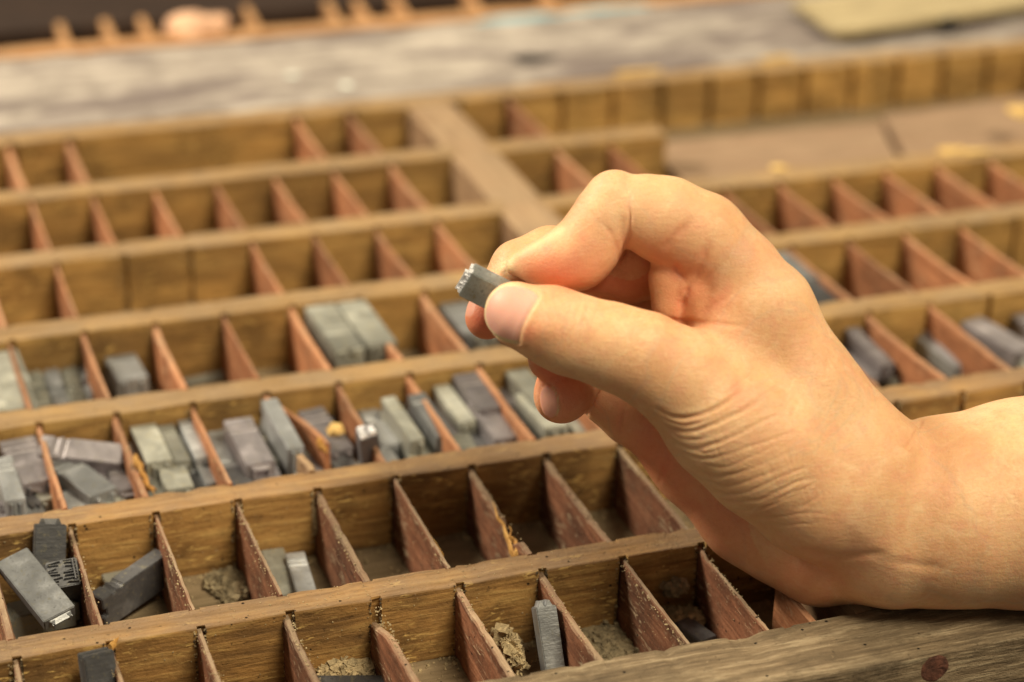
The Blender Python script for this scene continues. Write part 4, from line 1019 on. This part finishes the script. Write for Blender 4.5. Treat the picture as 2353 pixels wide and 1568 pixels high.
# design pixels -> camera space -> world
Pc = np.stack([V2[:, 0] * SPX, -V2[:, 1] * SPX, -(D_0 + V2[:, 2] * SPX)], 1)
Pw = (Pc - TC) @ RW                                # inverse rotation
Pw = Pw * U
me = bpy.data.meshes.new('person')
me.vertices.add(len(Pw)); me.vertices.foreach_set('co', Pw.astype(np.float32).ravel())
me.loops.add(Q.size); me.polygons.add(len(Q))
me.loops.foreach_set('vertex_index', Q.astype(np.int32).ravel())
me.polygons.foreach_set('loop_start', np.arange(0, Q.size, 4, dtype=np.int32))
try: me.polygons.foreach_set('loop_total', np.full(len(Q), 4, np.int32))
except Exception: pass
me.polygons.foreach_set('use_smooth', np.ones(len(Q), bool))
me.update(calc_edges=True); me.validate()
at_ = me.color_attributes.new('skin_tone', 'FLOAT_COLOR', 'POINT')
cols = np.stack([np.clip(red, 0, 1.2), np.clip(pale, 0, 1), np.clip(nail, 0, 1), np.clip(rim, 0, 1)], 1).astype(np.float32)
at_.data.foreach_set('color', cols.ravel())
# nets were built in a left handed frame: make the normals face outwards
tmp = bmesh.new(); tmp.from_mesh(me)
import itertools
cen = Pw[(PU > 2200)].mean(0)
f0 = max(tmp.faces, key=lambda f: f.calc_center_median().z)
if f0.normal.z < 0: bmesh.ops.reverse_faces(tmp, faces=tmp.faces)
tmp.to_mesh(me); tmp.free(); me.update()

m = NT('skin'); k = 1 / U
tc = m.n('ShaderNodeTexCoord'); va = m.n('ShaderNodeVertexColor'); va.layer_name = 'skin_tone'
sp = m.n('ShaderNodeSeparateColor'); m.l(va.outputs[0], sp.inputs[0])
mot = m.n('ShaderNodeTexNoise', Scale=k * 1.1, Detail=5, Roughness=0.6); m.l(tc.outputs['Object'], mot.inputs[0])
mot2 = m.n('ShaderNodeTexNoise', Scale=k * 5, Detail=4, Roughness=0.6); m.l(tc.outputs['Object'], mot2.inputs[0])
SK = (0.73, 0.44, 0.235)
c = m.ramp(mot.outputs[0], [(0.36, (0.67, 0.365, 0.19)), (0.52, SK), (0.68, (0.77, 0.495, 0.29))])
c = m.mix(m.ramp(mot2.outputs[0], [(0.46, (0, 0, 0)), (0.70, (0.55, 0.55, 0.55))]), c, (0.70, 0.33, 0.20))
mot3 = m.n('ShaderNodeTexNoise', Scale=k * 3.2, Detail=6, Roughness=0.7, Distortion=1.0); m.l(tc.outputs['Object'], mot3.inputs[0])
c = m.mix(m.ramp(mot3.outputs[0], [(0.52, (0, 0, 0)), (0.70, (0.6, 0.6, 0.6))]), c, (0.78, 0.55, 0.33))
vein = m.n('ShaderNodeTexNoise', Scale=k * .55, Detail=3, Roughness=0.5, Distortion=1.4); m.l(tc.outputs['Object'], vein.inputs[0])
c = m.mix(m.ramp(vein.outputs[0], [(0.475, (0, 0, 0)), (0.5, (0.22, 0.22, 0.22)), (0.525, (0, 0, 0))]), c, (0.45, 0.36, 0.26))
fine_ = m.n('ShaderNodeTexNoise', Scale=k * 22, Detail=3, Roughness=0.7); m.l(tc.outputs['Object'], fine_.inputs[0])
c = m.mix(m.ramp(fine_.outputs[0], [(0.3, (0.30, 0.30, 0.30)), (0.5, (0, 0, 0))]), c, (0.52, 0.24, 0.11))
c = m.mix(m.math('MULTIPLY', sp.outputs[0], 0.8), c, (0.70, 0.185, 0.10))
c = m.mix(m.math('MULTIPLY', sp.outputs[1], 0.7), c, (0.78, 0.55, 0.33))
c = m.mix(sp.outputs[2], c, (0.74, 0.39, 0.31))
c = m.mix(va.outputs[1], c, (0.74, 0.60, 0.36))
m.l(c, m.b.inputs['Base Color'])
m.l(m.math('MULTIPLY_ADD', sp.outputs[2], 0.0, 0.50), m.b.inputs['Roughness'])
m.b.inputs['Specular IOR Level'].default_value = 0.33
m.b.inputs['Subsurface Weight'].default_value = 0.28
m.b.inputs['Subsurface Radius'].default_value = (1.0, 0.32, 0.12)
m.b.inputs['Subsurface Scale'].default_value = 0.0028
# fine skin lines
vo = m.n('ShaderNodeTexVoronoi', Scale=k * 24, feature='DISTANCE_TO_EDGE'); m.l(tc.outputs['Object'], vo.inputs[0])
mpS = m.n('ShaderNodeMapping', Scale=(k * 5, k * 13, k * 22), Rotation=(0.5, 0.9, 0.3)); m.l(tc.outputs['Object'], mpS.inputs[0])
fs_ = m.n('ShaderNodeTexNoise', Scale=1.0, Detail=5, Roughness=0.65, Distortion=0.6); m.l(mpS.outputs[0], fs_.inputs[0])
hgt = m.math('ADD', m.math('MULTIPLY', m.math('MINIMUM', vo.outputs['Distance'], 0.12), 1.6), m.math('MULTIPLY', fs_.outputs[0], 1.0))
bp = m.n('ShaderNodeBump', Distance=0.00034); m.l(m.math('MULTIPLY_ADD', sp.outputs[2], -0.5, 0.55), bp.inputs['Strength'])
m.l(hgt, bp.inputs['Height']); m.l(bp.outputs[0], m.b.inputs['Normal'])
me.materials.append(m.m)
hand = bpy.data.objects.new('person', me); COL.objects.link(hand)
tag(hand, "bare right hand and forearm from the right, pinching a small metal sort with bent fingers", 'person')

# the sort held between thumb and index finger
def cam_to_world(u, v, w):
    p = H(u, v, w).astype(float); pc = np.array([p[0] * SPX, -p[1] * SPX, -(D_0 + p[2] * SPX)]); return RW.T @ (pc - TC)
def cam_dir(x, y, z): return RW.T @ np.array([x, y, z], float)
L_ = 1.06
fdir = np.array([-.88, .44, .16]); fdir /= np.linalg.norm(fdir)      # camera space: x right, y up, z to the viewer
tipc = cam_to_world(1072, 642, 12)
ctr = tipc - cam_dir(*fdir) * (L_ / 2)
sort_at(ctr, cam_dir(*fdir), cam_dir(.40, .76, .50), .24, .33, 0, L_HELD, 10, 'small grey metal sort with a bright jagged face, held between thumb and index finger', L_, 'metal type sorts lying in the case')
